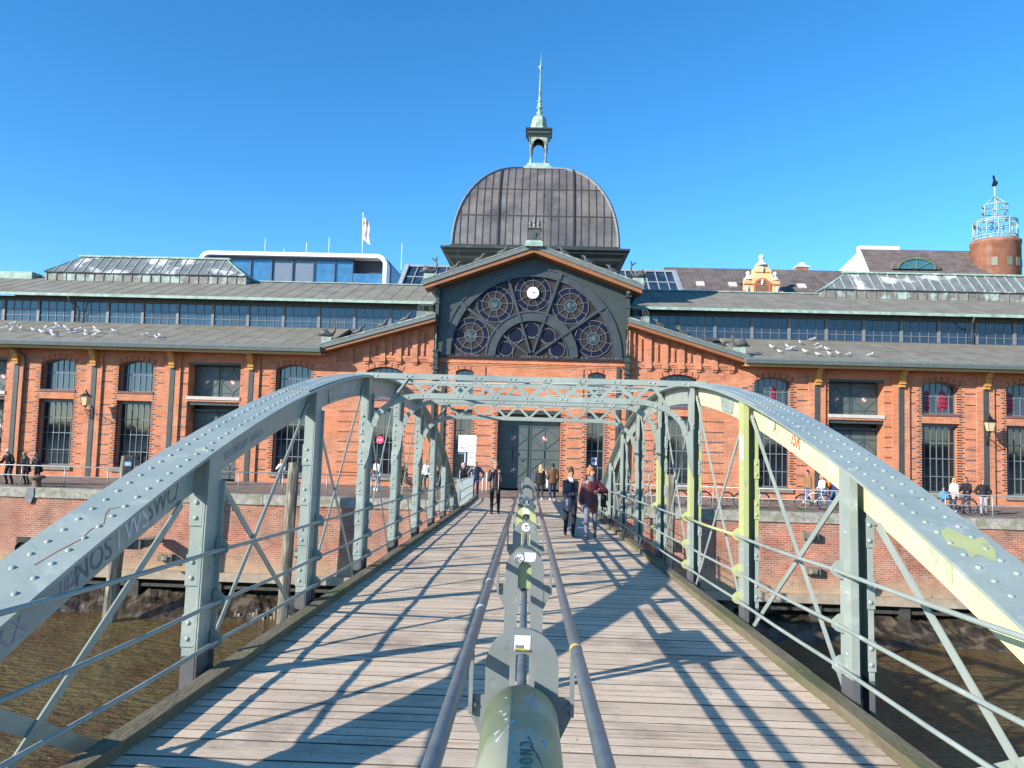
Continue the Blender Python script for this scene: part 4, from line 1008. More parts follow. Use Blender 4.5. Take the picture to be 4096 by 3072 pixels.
mb = MB()
for (k, z0, z1) in ((2, 3.04, 3.22), (3, 3.22, 3.06)):
    a, b = 6.05 + 2.93 * k + .1, 6.05 + 2.93 * (k + 1)
    mb.bar((-2.4, a, z0), (2.4, b, z1), .09, .012); mb.bar((2.4, a, z0 - .014), (-2.4, b, z1 - .014), .09, .012)
mb.build('wind_bracing', steel, bridge)

# ------------------------------------------------------------------ the divider along the middle of the deck
div = thing('deck_divider', 'central divider of grey arched plates, green hoods and twin pipe handrails', 'railing', off=False)
div.matrix_world = MBR
FR = [3.25 + 2.90 * k for k in range(-1, 12)]
def uplate(mb, b, w=.30, h=1.07, th=.03, slot=.052):
    n = 12; r = w / 2
    out = [(r, .0)] + [(r * cos(pi * i / n), h - r + r * sin(pi * i / n)) for i in range(n + 1)] + [(-r, .0)]
    inn = [(slot, .04)] + [(slot * cos(pi * i / n), h - .10 - slot + slot * sin(pi * i / n)) for i in range(n + 1)] + [(-slot, .04)]
    vs = [(x, b, z) for x, z in out] + [(x, b, z) for x, z in inn]; m = len(out)
    vs += [(x, b + th, z) for x, y, z in vs]; M2 = 2 * m
    fs = []
    for i in range(m - 1):
        fs += [(i, i + 1, m + i + 1, m + i)[::-1], (M2 + i, M2 + i + 1, M2 + m + i + 1, M2 + m + i), (i, i + 1, M2 + i + 1, M2 + i), (m + i, m + i + 1, M2 + m + i + 1, M2 + m + i)[::-1]]
    return mb.add(vs, fs)
for k, b in enumerate(FR):
    q = k - 1
    m = frame_mat
    if q == 3: m = steel_lime
    if q == 4: m = mat('dark_blue_frame', (.07, .10, .12), .4, 0, .1)
    mb = MB(); uplate(mb, b); 
    for s in (-1, 1):
        pl = [(s * .145, .80), (s * .205, .80), (s * .214, .77), (s * .214, .74), (s * .145, .60)]
        mb.prism(pl if s > 0 else pl[::-1], b + .004, b + .016)
    p = mb.build('arched_plate', m, div)
    for s in (-1, 1):
        mb = MB(); mb.tube([(s * .195, b - .012, .765), (s * .195, b + .03, .765)], .013, 6); mb.box(s * .198, s * .214, b - .02, b + .04, .73, .965)
        mb.build('bracket_clamp', galv if q > 2 else frame_mat, p)
    if q in (0, 1): 
        pass
for s in (-1, 1):
    mb = MB(); mb.tube([(s * .222, bb, .98) for bb in [x * 1.5 for x in range(-2, 25)]], .025, 12); mb.build('handrail', pipe_mat, div)
mb = MB(); mb.tube([(0, -2, .72), (0, 12, .72), (0, 36, .72)], .024, 10); mb.build('centre_pipe', pipe_mat, div)
def hood(b0, b1, m, top=.86, w=.30, lo=.46):
    n = 28; r = w / 2; out = [(r, lo)] + [(r * cos(pi * i / n), top - r + r * sin(pi * i / n)) for i in range(n + 1)] + [(-r, lo)]
    mb = MB(); mb.prism(out[::-1], b0, b1); o = mb.build('pipe_hood', m, div)
    for p in o.data.polygons: p.use_smooth = abs(p.normal.y) < .5
    return o
h0 = hood(.2, 3.20, steel_green); h2 = hood(6.2, 7.2, steel_green, .99, .25, .76)
hood(14.95, 16.2, steel_lime, lo=.66); hood(17.4, 20.3, hood_grey, lo=.68); hood(20.7, 26.4, hood_grey, lo=.68); hood(26.8, 34.5, hood_grey, lo=.68)

# ------------------------------------------------------------------ writing and stickers on the bridge
scr_w = mat('white_marker', (.55, .57, .58), .6, 0, .1); scr_d = mat('dark_spray', (.13, .155, .15), .6, 0, .35, 20); scr_p = mat('pink_marker', (.30, .26, .32), .6); scr_r = mat('red_spray', (.45, .08, .05), .6)
sticker = mat('white_sticker', (.72, .72, .70), .5, 0, .15, 30, stain=(.25, .25, .25), stain_scale=18, stain_lo=.58, stain_hi=.62)
def web_text(s, body, b, dz, size, m, shear=0, ang=0):
    sl = -2 * .0178 * (b - 15); th = math.atan(sl) + ang; x = s * 2.6135
    # text x axis runs along the chord, z up, facing the deck
    if s < 0: ax = Vector((0, cos(th), sin(th)))
    else: ax = Vector((0, -cos(th), -sin(th)))
    nrm = Vector((-s, 0, 0)); up = nrm.cross(ax)
    M4 = Matrix(((ax.x, up.x, nrm.x, x), (ax.y, up.y, nrm.y, b), (ax.z, up.z, nrm.z, ct(b) + dz), (0, 0, 0, 1)))
    text_mesh(body, size, 'graffiti', m, bridge, M4, .0015, shear)
web_text(-1, 'XX', 4.0, -.29, .2, scr_p); web_text(-1, '1827', 4.48, -.27, .12, scr_p, .2)
web_text(-1, 'NOS', 4.72, -.295, .20, scr_d, .1); web_text(-1, 'TWS', 5.14, -.29, .22, scr_w, .15); web_text(-1, 'SWC/', 5.56, -.27, .19, scr_d, .2)
web_text(-1, 'DITTEN FREDDY ANGELA', 7.0, -.26, .10, mat('faint_letters', (.22, .27, .27), .5)); web_text(-1, 'SORRY150', 10.95, -.24, .2, scr_w, .1); web_text(-1, 'R', 9.9, -.22, .2, scr_w)
web_text(1, 'A', 8.25, -.24, .17, scr_d); web_text(1, 'iSK', 7.62, -.24, .21, scr_r, .3); web_text(1, 'ARTS', 7.15, -.22, .09, mat('grey_marker', (.52, .55, .45), .6)); web_text(1, '53', 6.75, -.24, .16, scr_w)
web_text(1, 'V7', 5.58, -.15, .11, scr_w); web_text(1, 'MOM', 5.35, -.16, .09, scr_w); web_text(1, 'TKO', 5.33, -.25, .08, scr_w); web_text(1, 'OBERRAY', 4.72, -.2, .08, mat('pencil', (.56, .58, .42), .6))
def web_patch(s, b, dz, w, h, m, rnd_=False):
    mb = MB(); sl = -2 * .0178 * (b - 15); ax = Vector((0, 1, sl)).normalized(); up = Vector((0, 0, 1)); c = Vector((s * 2.6135, b, ct(b) + dz))
    n = 20 if rnd_ else 4
    pts = [c + ax * (w / 2 * cos(2 * pi * k / n)) + up * (h / 2 * sin(2 * pi * k / n)) for k in range(n)] if rnd_ else [c + ax * a * w / 2 + up * d * h / 2 for a, d in ((-1, -1), (1, -1), (1, 1), (-1, 1))]
    o = [p + Vector((-s * .002, 0, 0)) for p in pts]
    if s > 0: o = o
    mb.add(o, [tuple(range(n)) if s < 0 else tuple(reversed(range(n)))]); mb.build('sticker', m, bridge)
mottle = mat('worn_sticker', (.42, .48, .30), .6, 0, .3, 30)
web_patch(1, 8.42, -.14, .09, .13, mat('black_white_sticker', (.5, .5, .5), .5, 0, .9, 14)); web_patch(1, 7.28, -.16, .07, .12, scr_w, True); web_patch(1, 6.52, -.17, .1, .17, mottle, True); web_patch(1, 6.32, -.16, .06, .1, sticker)
web_patch(1, 5.07, -.17, .10, .16, mottle, True); web_patch(1, 4.89, -.2, .08, .13, mottle)
# bare primer patch on the eastern chord
mb = MB(); P = [(2.55, 4.78), (2.62, 4.72), (2.60, 4.62), (2.66, 4.66), (2.72, 4.58), (2.80, 4.72), (2.83, 4.90), (2.74, 4.86), (2.68, 5.02), (2.60, 4.96)]
mb.add([(x, b, ct(b) + .0016) for x, b in P], [tuple(range(len(P)))]); mb.build('primer_patch', steel_lime, bridge)
# rust run on the western chord
rr_ = random.Random(6)
mb = MB(); P = [(-2.66, 4.2), (-2.63, 4.35), (-2.585, 4.5), (-2.60, 4.62), (-2.57, 4.7), (-2.63, 4.82), (-2.65, 4.9), (-2.60, 4.93)]
for (x0, b0_), (x1, b1_) in zip(P, P[1:]): mb.bar((x0, b0_, ct(b0_) + .0015), (x1, b1_, ct(b1_) + .0015), rr_.uniform(.003, .009), .0012)
mb.build('rust_streak', mat('rust', (.26, .10, .05), .9, 0, .3, 20), bridge)
# sticker on the primed post, red scribble
mb = MB(); b0 = 6.05 + 2.93 - .009
mb.add([(2.4868, b0 + .03, 1.86), (2.4868, b0 + .17, 1.86), (2.4868, b0 + .17, 2.14), (2.4868, b0 + .03, 2.14)], [(0, 1, 2, 3)[::-1]]); mb.build('sticker', white, bridge)
def plate_sticker(b, z0, z1, x0, x1, m, name='sticker', fn=None):
    mb = MB(); mb.add([(x0, b - .002, z0), (x1, b - .002, z0), (x1, b - .002, z1), (x0, b - .002, z1)], [(0, 1, 2, 3)]); return mb.build(name, m, div)
def plate_text(body, b, x, z, size, m, shear=0):
    text_mesh(body, size, 'sticker_print', m, div, Matrix(((1, 0, 0, x), (0, 0, -1, b - .0045), (0, 1, 0, z), (0, 0, 0, 1))), .0008, shear)
plate_sticker(FR[1], .978, 1.042, -.034, .031, white); plate_sticker(FR[1] - .0015, .9785, .990, -.032, .029, mat('yellow_print', (.75, .55, .08), .5)); plate_text('REVOLUTION', FR[1] - .002, -.001, .980, .0105, black); plate_sticker(FR[1] - .0012, .990, 1.004, -.03, .005, scr_d)
plate_sticker(FR[2], .975, 1.045, -.005, .085, sticker); mb = MB(); mb.disc((-.045, 1.0), .042, FR[2] - .004, FR[2] - .0015, 24); mb.build('sticker', sticker, div)
mb = MB(); mb.ring((-.045, 1.0), .034, .039, FR[2] - .006, FR[2] - .0042); mb.build('sticker_print', black, div)
plate_text('FC', FR[2] - .003, -.045, .985, .035, black)
mb = MB(); mb.disc((.0, 1.0), .05, FR[3] - .004, FR[3] - .0015, 24); mb.build('sticker', sticker, div); plate_text('4F', FR[3] - .003, 0, 1.005, .035, black); plate_text('ULTRAS', FR[3] - .003, 0, .985, .016, black)
plate_sticker(FR[4], .96, 1.04, -.055, .05, sticker); plate_sticker(FR[5], .95, 1.03, -.05, .045, black); plate_text('X', FR[5] - .002, 0, .96, .09, white)
# scribbles on the near hood: drawn as paint lines lying on the curved top
def hood_scribble(pts, m, wd=.006, top=.86, r=.1515):
    mb = MB()
    q = []
    for u, b in pts:       # u = position across (-1..1)
        t = pi / 2 - u * 1.2; q.append(Vector((r * cos(t), b, top - r + .0015 + r * sin(t))))
    for a, b in zip(q, q[1:]): mb.bar(a, b, wd, .002, (0, 0, 1))
    mb.build('marker_scribble', m, div)
rr = random.Random(4)
hood_scribble([(-.35, 3.06), (.25, 3.10), (.1, 3.02), (.3, 2.96), (-.1, 2.93), (.3, 2.98), (.32, 3.06), (.05, 3.03)], scr_w)
hood_scribble([(-.45, 2.92), (.1, 2.94), (-.35, 2.86), (.25, 2.88), (-.3, 2.80), (.35, 2.82), (-.2, 2.76), (.3, 2.72)], scr_w)
hood_scribble([(-.5, 2.70), (-.1, 2.78), (-.45, 2.62), (.2, 2.70), (-.2, 2.60), (.45, 2.66), (.5, 2.60), (.1, 2.62)], scr_w)
hood_scribble([(.15, 2.62), (.55, 2.35), (.2, 2.55), (.6, 2.25), (.3, 2.50), (.65, 2.20)], scr_d, .003)
hood_scribble([(-.2, 2.22), (.45, 2.20), (.3, 2.02), (-.1, 2.16), (.5, 2.0), (.55, 1.94)], scr_w, .009)
hood_scribble([(.1, 2.26), (.0, 2.1), (.25, 1.98), (.4, 1.9)], scr_w, .009)
for i, ch in enumerate('CNOU'):
    text_mesh(ch, .06, 'marker_letter', scr_d, div, Matrix(((0, 1, 0, .0), (-1, 0, 0, 2.55 - i * .07), (0, 0, 1, .8615), (0, 0, 0, 1))), .001, .1)
for y0 in (6.28, 6.5, 6.8): hood_scribble([(-.4, y0), (.3, y0 + .06), (-.3, y0 + .1), (.4, y0 + .16)], scr_w, .007, .9915, .1265)
for bb, z in ((18.2, .9), (19.4, .9), (22.0, .9), (24.1, .9)):
    mb = MB(); mb.add([(-.045, bb, .861), (.045, bb, .861), (.045, bb + .5, .861), (-.045, bb + .5, .861)], [(0, 1, 2, 3)]); mb.build('sticker', white, div)
# tape rings on the handrail
for bb, x, m in ((5.0, -.222, scr_w), (4.1, -.222, scr_w), (3.3, .222, mat('torn_label', (.55, .42, .12), .6, 0, .5, 60)), (5.6, .222, mat('rust_ring', (.2, .1, .09), .6))):
    mb = MB(); mb.lathe([(.0253, -.02), (.0265, -.018), (.0265, .018), (.0253, .02)], (x, bb, .98), 14, 'y'); mb.build('tape', m, div)
# ------------------------------------------------------------------ buildings behind the hall
t = thing('office_building', 'modern blue glass office block with rounded white roof frame behind the hall', 'building', (-30, 90, 0))
def rrect(x0, x1, z0, z1, r, n=8):
    p = []
    for cx, cz, a in ((x1 - r, z1 - r, 0), (x0 + r, z1 - r, 90), (x0 + r, z0 + r, 180), (x1 - r, z0 + r, 270)):
        for k in range(n + 1): q = math.radians(a + 90 * k / n); p.append((cx + r * cos(q), cz + r * sin(q)))
    return p
o = rrect(-41.5, -18.7, 10, 24.2, 1.25); i = rrect(-41.05, -19.15, 10.45, 23.75, .85); n = len(o)
mb = MB(); vs = [(x, 90, z) for x, z in o] + [(x, 90, z) for x, z in i] + [(x, 92.2, z) for x, z in o] + [(x, 92.2, z) for x, z in i]
mb.add(vs, [f for k in range(n) for f in ((k, n + k, n + (k + 1) % n, (k + 1) % n), (k, (k + 1) % n, 2 * n + (k + 1) % n, 2 * n + k), (n + k, 3 * n + k, 3 * n + (k + 1) % n, n + (k + 1) % n))]); mb.build('white_frame', plaster, t)
mb = MB(); mb.prism(rrect(-41.65, -18.55, 9.9, 24.33, 1.35), 92.2, 130); mb.build('body', mat('dark_blue_cladding', (.05, .09, .15), .35), t)
xs = [-40.9, -38.0, -35.4, -32.83, -30.28, -27.7, -25.15, -22.9]
for a, b in zip(xs, xs[1:]):
    mb = MB(); mb.box(a + .06, b - .06, 90.9, 90.95, 12, 23.7); mb.build('window', mat('blind_glass', (.16, .20, .26), .3, 0, .1) if a in (-35.4, -32.83) and False or a in (-32.83, -30.28) else glass_blue, t)
mb = MB()
for x in xs: mb.box(x - .08, x + .08, 90.7, 91, 12, 23.6)
mb.box(-40.9, -22.9, 90.75, 91, 23.4, 23.6); mb.build('mullions', mat('mullion_blue', (.07, .10, .15), .4), t)
mb = MB(); mb.box(-22.8, -19.3, 91.9, 92.1, 12, 23.6); mb.box(-22.9, -22.8, 90.7, 92, 12, 23.6); mb.build('loggia', mat('loggia_dark', (.05, .055, .07), .6), t)
mb = MB(); mb.box(-22.8, -19.35, 90.5, 90.54, 19.5, 21.9); mb.build('balustrade_glass', glass_blue, t)
for k, (x, z) in enumerate(((-34.6, 26.6), (-32.2, 25.4), (-29.4, 26.2), (-26.6, 26.9), (-17.9, 26.8))):
    mb = MB(); mb.tube([(x, 93 if x < -18 else 95, 24.2 if x < -18 else 15), (x, 93 if x < -18 else 95, z)], .035, 5); mb.build('rod_aerial', plaster, t)
fp = thing('flagpole', 'white flagpole with drooping pale flag on the office block roof', 'flagpole', (-22.4, 93, 24.4))
mb = MB(); mb.tube([(-22.4, 93, 24.2), (-22.5, 93, 29.9)], [.07, .05], 8); mb.ell((-22.5, 93, 29.95), (.1, .1, .1), 8); mb.build('pole', plaster, fp)
mb = MB(); nx, nz = 6, 12
for j in range(nz + 1):
    for k in range(nx + 1):
        u, v = k / nx, j / nz; mb.v.append((-22.45 + u * (.55 + .5 * v) + .1 * sin(v * 6) * u, 93 + .12 * sin(u * 9 + v * 3), 29.7 - v * 3.0 - u * .7))
for j in range(nz):
    for k in range(nx): a = j * (nx + 1) + k; mb.f.append([a, a + 1, a + nx + 2, a + nx + 1]); mb.m.append(0); mb.sm.append(True)
mb.build('flag', mat('flag_cloth', (.8, .74, .72), .8, 0, .2, 1.5, stain=(.6, .12, .1), stain_scale=.8, stain_lo=.55, stain_hi=.6), fp)

t = thing('glass_roofed_block', 'block with steep blue glass roof behind the dome', 'building', (0, 72, 0))
mb = MB(); mb.add([(-13.9, 70, 15), (13.3, 70, 15), (12.6, 74, 19.3), (-13.3, 74, 19.3)], [(0, 1, 2, 3)]); mb.add([(-13.3, 74, 19.3), (12.6, 74, 19.3), (12.6, 80, 19.3), (-13.3, 80, 19.3)], [(0, 1, 2, 3)])
mb.build('glass_roof', glassmat('slate_blue_glass', (.02, .045, .08), .15, 1.6, .6), t)
mb = MB(); mb.add([(13.3, 70, 8), (13.3, 70, 15), (12.6, 74, 19.3), (12.6, 80, 19.3), (12.6, 80, 8)], [(0, 1, 2, 3, 4)]); mb.add([(-13.9, 70, 8), (-13.9, 70, 15), (-13.3, 74, 19.3), (-13.3, 80, 19.3), (-13.3, 80, 8)], [(4, 3, 2, 1, 0)]); mb.build('wall', mat('navy_wall', (.05, .07, .12), .5), t)
mb = MB()
for k in range(28):
    x = -13.8 + k * 1.0; mb.bar((x, 69.95, 15), (x * .955, 73.95, 19.35), .13 if k % 3 == 0 else .07, .1)
for z, y in ((16.6, 71.4), (18.0, 72.75)): mb.box(-13.6, 12.9, y, y + .06, z, z + .09)
mb.bar((13.2, 69.9, 15), (12.55, 73.9, 19.4), .4, .2); mb.bar((-13.8, 69.9, 15), (-13.3, 73.9, 19.4), .4, .2); mb.box(-13.4, 12.7, 73.8, 74.1, 19.25, 19.45); mb.build('roof_bars', mat('pale_bars', (.28, .30, .33), .5), t)

t = thing('tiled_roof_house', 'long house with brown tiled roof and small skylights beside the glass roof', 'house', (27, 80, 0))
mb = MB(); mb.add([(13.2, 77, 16), (41, 77, 16), (41, 84, 22.0), (13.2, 84, 22.0)], [(0, 1, 2, 3)]); mb.add([(13.2, 84, 22), (41, 84, 22), (41, 91, 16), (13.2, 91, 16)], [(0, 1, 2, 3)]); mb.build('roof', brickmat('brown_slates', (.125, .105, .10), (.155, .13, .12), (.09, .075, .07), bw=.5, rh=.22, ms=.03), t)
mb = MB(); mb.box(13.3, 41, 77.3, 90.5, 6, 16.4); mb.build('wall', yellowbrick, t)
for x in (16.6, 20.0, 27.2):
    mb = MB(); mb.mat(stone); yy = 81.2; zz = 16 + (yy - 77) * 6 / 7
    mb.bar((x, yy - .35, zz - .25), (x, yy + .35, zz + .35), .85, .14, (0, -.65, .76)); mb.mat(glass_blue); mb.bar((x, yy - .27, zz - .12), (x, yy + .27, zz + .34), .65, .04, (0, -.65, .76)); mb.build('roof_window', None, t)
for x in (28.6, 36.0):
    mb = MB(); mb.mat(towerbrick); mb.box(x - .6, x + .6, 85, 86, 20, 22.6); mb.mat(plaster); mb.box(x - .7, x + .7, 84.9, 86.1, 22.6, 22.75); mb.box(x - .25, x + .25, 85.2, 85.8, 22.75, 23.1); mb.build('chimney', None, t)

t = thing('ornate_gable_house', 'yellow brick stepped gable with red arches and white ball finials', 'house', (22.15, 78, 0)); gx = 22.15
def sym(pts): return [(gx + a, z) for a, z in pts] + [(gx - a, z) for a, z in pts[::-1]]
out = [(1.9, 12), (1.9, 18.1), (1.75, 18.3), (1.75, 18.9), (2.3, 18.95), (2.3, 19.1), (1.72, 19.15), (1.72, 19.45), (1.25, 19.5), (1.2, 19.9), (.95, 20.0), (.95, 20.5), (.72, 20.55), (.72, 20.95), (.45, 21.0), (.42, 21.2)]
out = [(2.0, 10), (2.0, 18.0), (1.78, 18.35), (1.78, 19.6), (1.15, 19.65), (1.15, 20.15), (.92, 20.2), (.92, 20.65), (.66, 20.7), (.62, 21.1)]
mb = MB(); mb.prism(sym(out), 78, 78.6); mb.build('gable_wall', yellowbrick, t)
mb = MB(); red = (.45, .14, .07)
mb.ring((gx, 18.9), .62, .85, 77.9, 78, 0, pi, 20); mb.box(gx - .85, gx - .62, 77.9, 78, 17, 18.9); mb.box(gx + .62, gx + .85, 77.9, 78, 17, 18.9)
mb.box(gx - 1.9, gx + 1.9, 77.92, 78, 19.05, 19.15); mb.box(gx - .7, gx + .7, 77.94, 78, 20.3, 20.38)
for s in (-1, 1): mb.ring((gx + s * 1.9, 18.1), .2, .35, 77.9, 78, 0, 2 * pi, 14)
mb.build('red_trim', mat('gable_red', red, .8, 0, .15), t)
for dx, z, s in ((0, 21.1, 1.1), (-1.35, 19.6, .85), (1.35, 19.6, .85)):
    mb = MB(); mb.lathe([(.55 * s, z), (.5 * s, z + .12 * s), (.3 * s, z + .25 * s), (.2 * s, z + .5 * s), (.12 * s, z + .58 * s)], (gx + dx, 78.3, 0), 10); mb.ell((gx + dx, 78.3, z + .78 * s), (.26 * s, .26 * s, .26 * s), 10); mb.build('ball_finial', plaster, t)
for dx, z in ((0, 19.3), (0, 20.6), (-1.5, 18.6), (1.5, 18.6)):
    mb = MB(); mb.ell((gx + dx, 77.9, z), (.14, .1, .32), 8); mb.build('wall_ornament', plaster, t)
mb = MB(); mb.prism([(gx + .62 * cos(pi * k / 12), 18.9 + .62 * sin(pi * k / 12)) for k in range(13)] + [(gx - .62, 17), (gx + .62, 17)], 77.95, 78.0); mb.build('window', mat('gable_window', (.2, .12, .07), .5, 0, .4, 6), t)
mb = MB(); mb.add([(gx - 1.8, 78.6, 19.2), (gx + 1.8, 78.6, 19.2), (gx + 1.2, 84, 20.5), (gx - 1.2, 84, 20.5)], [(0, 1, 2, 3)]); mb.build('roof', MATS['brown_slates'], t)

t = thing('pale_gable_house', 'cream house with brown tiled roof and eyebrow window beside the round tower', 'house', (40, 84, 0))
mb = MB(); mb.add([(34.6, 82, 21.35), (47.6, 82, 21.55), (49, 86, 25.0), (35.2, 86, 24.95)], [(0, 1, 2, 3)]); mb.add([(35.2, 86, 24.95), (49, 86, 25.0), (49, 90, 21.4), (34.6, 90, 21.4)], [(0, 1, 2, 3)]); mb.build('roof', tile_roof, t)
mb = MB(); mb.add([(34.85, 82.3, 8), (34.85, 82.3, 21.35), (35.25, 86, 24.9), (34.2, 91, 23.0), (34.2, 91, 8)], [(0, 1, 2, 3, 4)]); mb.box(34.9, 47.5, 82.3, 82.6, 8, 21.35); mb.build('wall', mat('cream_white_render', (.78, .76, .68), .8, 0, .05), t)
mb = MB(); mb.box(35.2, 39.6, 86.2, 87, 24.6, 25.4); mb.build('chimney', cream, t)
mb = MB(); mb.box(34.5, 47.7, 81.75, 82.0, 21.2, 21.42); mb.build('gutter', gutter, t)
ex, ez, ey = 39.6, 22.0, 82.6
mb = MB(); mb.mat(tile_roof); mb.prism([(ex + 2.5 * cos(pi * k / 16), ez + 1.45 * sin(pi * k / 16)) for k in range(17)], ey - .25, 86); p = mb.build('eyebrow_dormer', None, t)
mb = MB(); mb.prism([(ex + 1.95 * cos(pi * k / 16), ez + 1.1 * sin(pi * k / 16)) for k in range(17)], ey - .31, ey - .26); mb.build('window', glassmat('teal_glass', (.05, .14, .17), .1, 1.7), p)
mb = MB()
for k in range(16):
    a, b = pi * k / 16, pi * (k + 1) / 16; mb.bar((ex + 1.95 * cos(a), ey - .36, ez + 1.1 * sin(a)), (ex + 1.95 * cos(b), ey - .36, ez + 1.1 * sin(b)), .1, .14, (0, 1, 0))
for a in (45, 90, 135): q = math.radians(a); mb.bar((ex, ey - .34, ez), (ex + 1.9 * cos(q), ey - .34, ez + 1.05 * sin(q)), .08, .1, (0, 1, 0))
mb.build('window_frame', mat('green_frame', (.12, .22, .13), .5), p)

tx, ty = 48.8, 84
t = thing('round_brick_tower', 'round brick tower with open steel lantern cage and cockerel vane', 'tower', (tx, ty, 0))
mb = MB(); mb.lathe([(2.38, 5), (2.38, 25.1), (2.44, 25.15), (2.44, 25.5), (2.3, 25.52), (.1, 25.55)], (tx, ty, 0), 40)
def cylbrick():
    m = brickmat('round_tower_brick', (.27, .095, .05), (.34, .13, .07), (.3, .2, .15), bw=.3, rh=.09); return m
mb.build('brick_drum', cylbrick(), t)
for a in (-88, -62, -36, -122):
    q = math.radians(a); c, s = cos(q), sin(q); mb = MB(); mb.bar((tx + 2.36 * c, ty + 2.36 * s, 22.5), (tx + 2.36 * c, ty + 2.36 * s, 23.4), .55, .12, (c, s, 0)); mb.build('window', mat('tower_window', (.16, .17, .12), .4), t)
mb = MB()
def ringt(r, z, w=.07):
    mb.tube([(tx + r * cos(2 * pi * k / 24), ty + r * sin(2 * pi * k / 24), z) for k in range(25)], w, 5, False)
for r, z in ((2.1, 25.7), (2.1, 26.0), (2.1, 27.5), (2.1, 27.7), (1.2, 28.0), (1.2, 28.8), (1.2, 29.5)): ringt(r, z)
for k in range(12):
    q = 2 * pi * (k + .3) / 12; c, s = cos(q), sin(q); mb.tube([(tx + 2.1 * c, ty + 2.1 * s, 25.5), (tx + 2.1 * c, ty + 2.1 * s, 27.7)], .07, 5)
    if k % 2 == 0:
        mb.tube([(tx + 2.1 * c, ty + 2.1 * s, 27.7), (tx + 1.2 * c, ty + 1.2 * s, 28.05)], .06, 5); mb.tube([(tx + 1.2 * c, ty + 1.2 * s, 28.0), (tx + 1.2 * c, ty + 1.2 * s, 29.5), (tx, ty, 30.6)], .06, 5)
    q2_ = 2 * pi * (k + 1.3) / 12
    if k % 3 == 0: mb.tube([(tx + 2.1 * c, ty + 2.1 * s, 25.7), (tx + 2.1 * cos(q2_), ty + 2.1 * sin(q2_), 27.6)], .03, 4); mb.tube([(tx + 2.1 * c, ty + 2.1 * s, 27.6), (tx + 2.1 * cos(q2_), ty + 2.1 * sin(q2_), 25.7)], .03, 4)
mb.tube([(tx, ty, 25.5), (tx, ty, 30.5)], .06, 5); mb.build('steel_cage', mat('pale_green_steel', (.30, .40, .36), .5), t)
mb = MB(); mb.tube([(tx, ty, 30.4), (tx, ty, 32.0)], .06, 6); mb.build('vane_pole', plaster, t)
mb = MB(); mb.prism([(tx + a * .62, 31.6 + (b - 31.5) * .75) for a, b in ((-.5, 31.7), (.05, 31.5), (.5, 31.9), (.55, 32.4), (.25, 32.3), (.1, 32.7), (0, 33.1), (-.25, 33.25), (-.3, 33.0), (-.2, 32.5), (-.3, 32.1))], ty - .06, ty + .06); mb.build('cockerel_vane', black, t)

# ------------------------------------------------------------------ quay furniture
def railing(name, x0, x1, label):
    r = thing(name, label, 'railing', ((x0 + x1) / 2, 36.6, 0))
    for z in (.97, .5):
        mb = MB(); mb.tube([(x0, 36.6, z), ((x0 + x1) / 2, 36.6, z), (x1, 36.6, z)], .026 if z > .9 else .019, 8); mb.build('rail', galv, r)
    p0 = None; x = -24.96 if x0 < 0 else 18.86
    step = 2.13; k0 = math.ceil((x0 - x) / step); k1 = math.floor((x1 - x) / step)
    for k in range(k0, k1 + 1):
        if p0 is None:
            mb = MB(); mb.tube([(x + k * step, 36.6, 0), (x + k * step, 36.6, .96)], .027, 8); p0 = mb.build('post', galv, r); xb = x + k * step
        else:
            c = p0.copy(); COL.objects.link(c); c.parent = r; c.location = (x + k * step - xb, 0, 0)
railing('quay_railing', -45, -3.1, 'low galvanised pipe railing along the quay left of the bridge')
railing('quay_railing', 2.9, 45, 'low galvanised pipe railing along the quay right of the bridge')
bo = thing('mooring_bollard', 'rusty iron mooring bollard on the granite quay edge', 'bollard', (-23.75, 35.95, 0))
mb = MB(); mb.lathe([(.24, 0), (.20, .06), (.17, .3), (.2, .38), (.36, .42), (.38, .48), (.3, .54), (.1, .56), (.001, .56)], (-23.75, 35.95, 0), 18); mb.build('bollard_head', mat('rusty_iron', (.16, .105, .075), .8, 0, .4, 6, .4, 20), bo)
mb = MB(); mb.prism([(-23.98, -.02), (-23.6, -.02), (-23.6, -.4), (-23.72, -.72), (-23.9, -.7), (-24.02, -.5)][::-1], Yc - .11, Yc - .075); mb.build('iron_plate', mat('plate_iron', (.16, .18, .18), .6, 0, .3, 6), bo)
def pile(x, y, xt, zt, r, label, lean=0):
    p = thing('mooring_pile', label, 'pile', (x, y, -5.4)); mb = MB(); n = 12; vs = []; m = 14; rr = random.Random(int(x * 10))
    ph = [rr.uniform(.9, 1.08) for _ in range(n)]
    for i in range(m + 1):
        u = i / m; z = -7 + (zt + 7) * u; v = (z + 5.4) / (zt + 5.4)
        for k in range(n): a = 2 * pi * k / n; q = r * ph[k] * (1 - .08 * u + rr.uniform(-.03, .03)); vs.append((x + (xt - x) * v + q * cos(a), y + q * sin(a), z))
    mb.add(vs, [(i * n + k, i * n + (k + 1) % n, (i + 1) * n + (k + 1) % n, (i + 1) * n + k) for i in range(m) for k in range(n)] + [tuple(m * n + k for k in range(n))]); mb.build('trunk', pilewood, p); return p
p = pile(-18.35, 33.2, -17.95, 1.72, .30, 'leaning dark timber mooring pile with small blue number plate')
mb = MB(); mb.mat(mat('blue_plate', (.15, .3, .5), .4)); mb.box(-17.9, -17.6, 32.87, 32.895, 1.3, 1.48); mb.build('number_plate', None, p)
text_mesh('157', .13, 'number', white, p, Matrix(((1, 0, 0, -17.75 + 18.35), (0, 0, -1, 32.865 - 33.2), (0, 1, 0, 1.34 + 5.4), (0, 0, 0, 1))), .001)
mb = MB(); mb.box(-18.6, -17.3, 33.45, 33.75, -2.35, -1.95); mb.box(-17.7, -17.2, 33.7, 35.4, -2.3, -2.0); mb.build('fender_beam', pilewood, p)
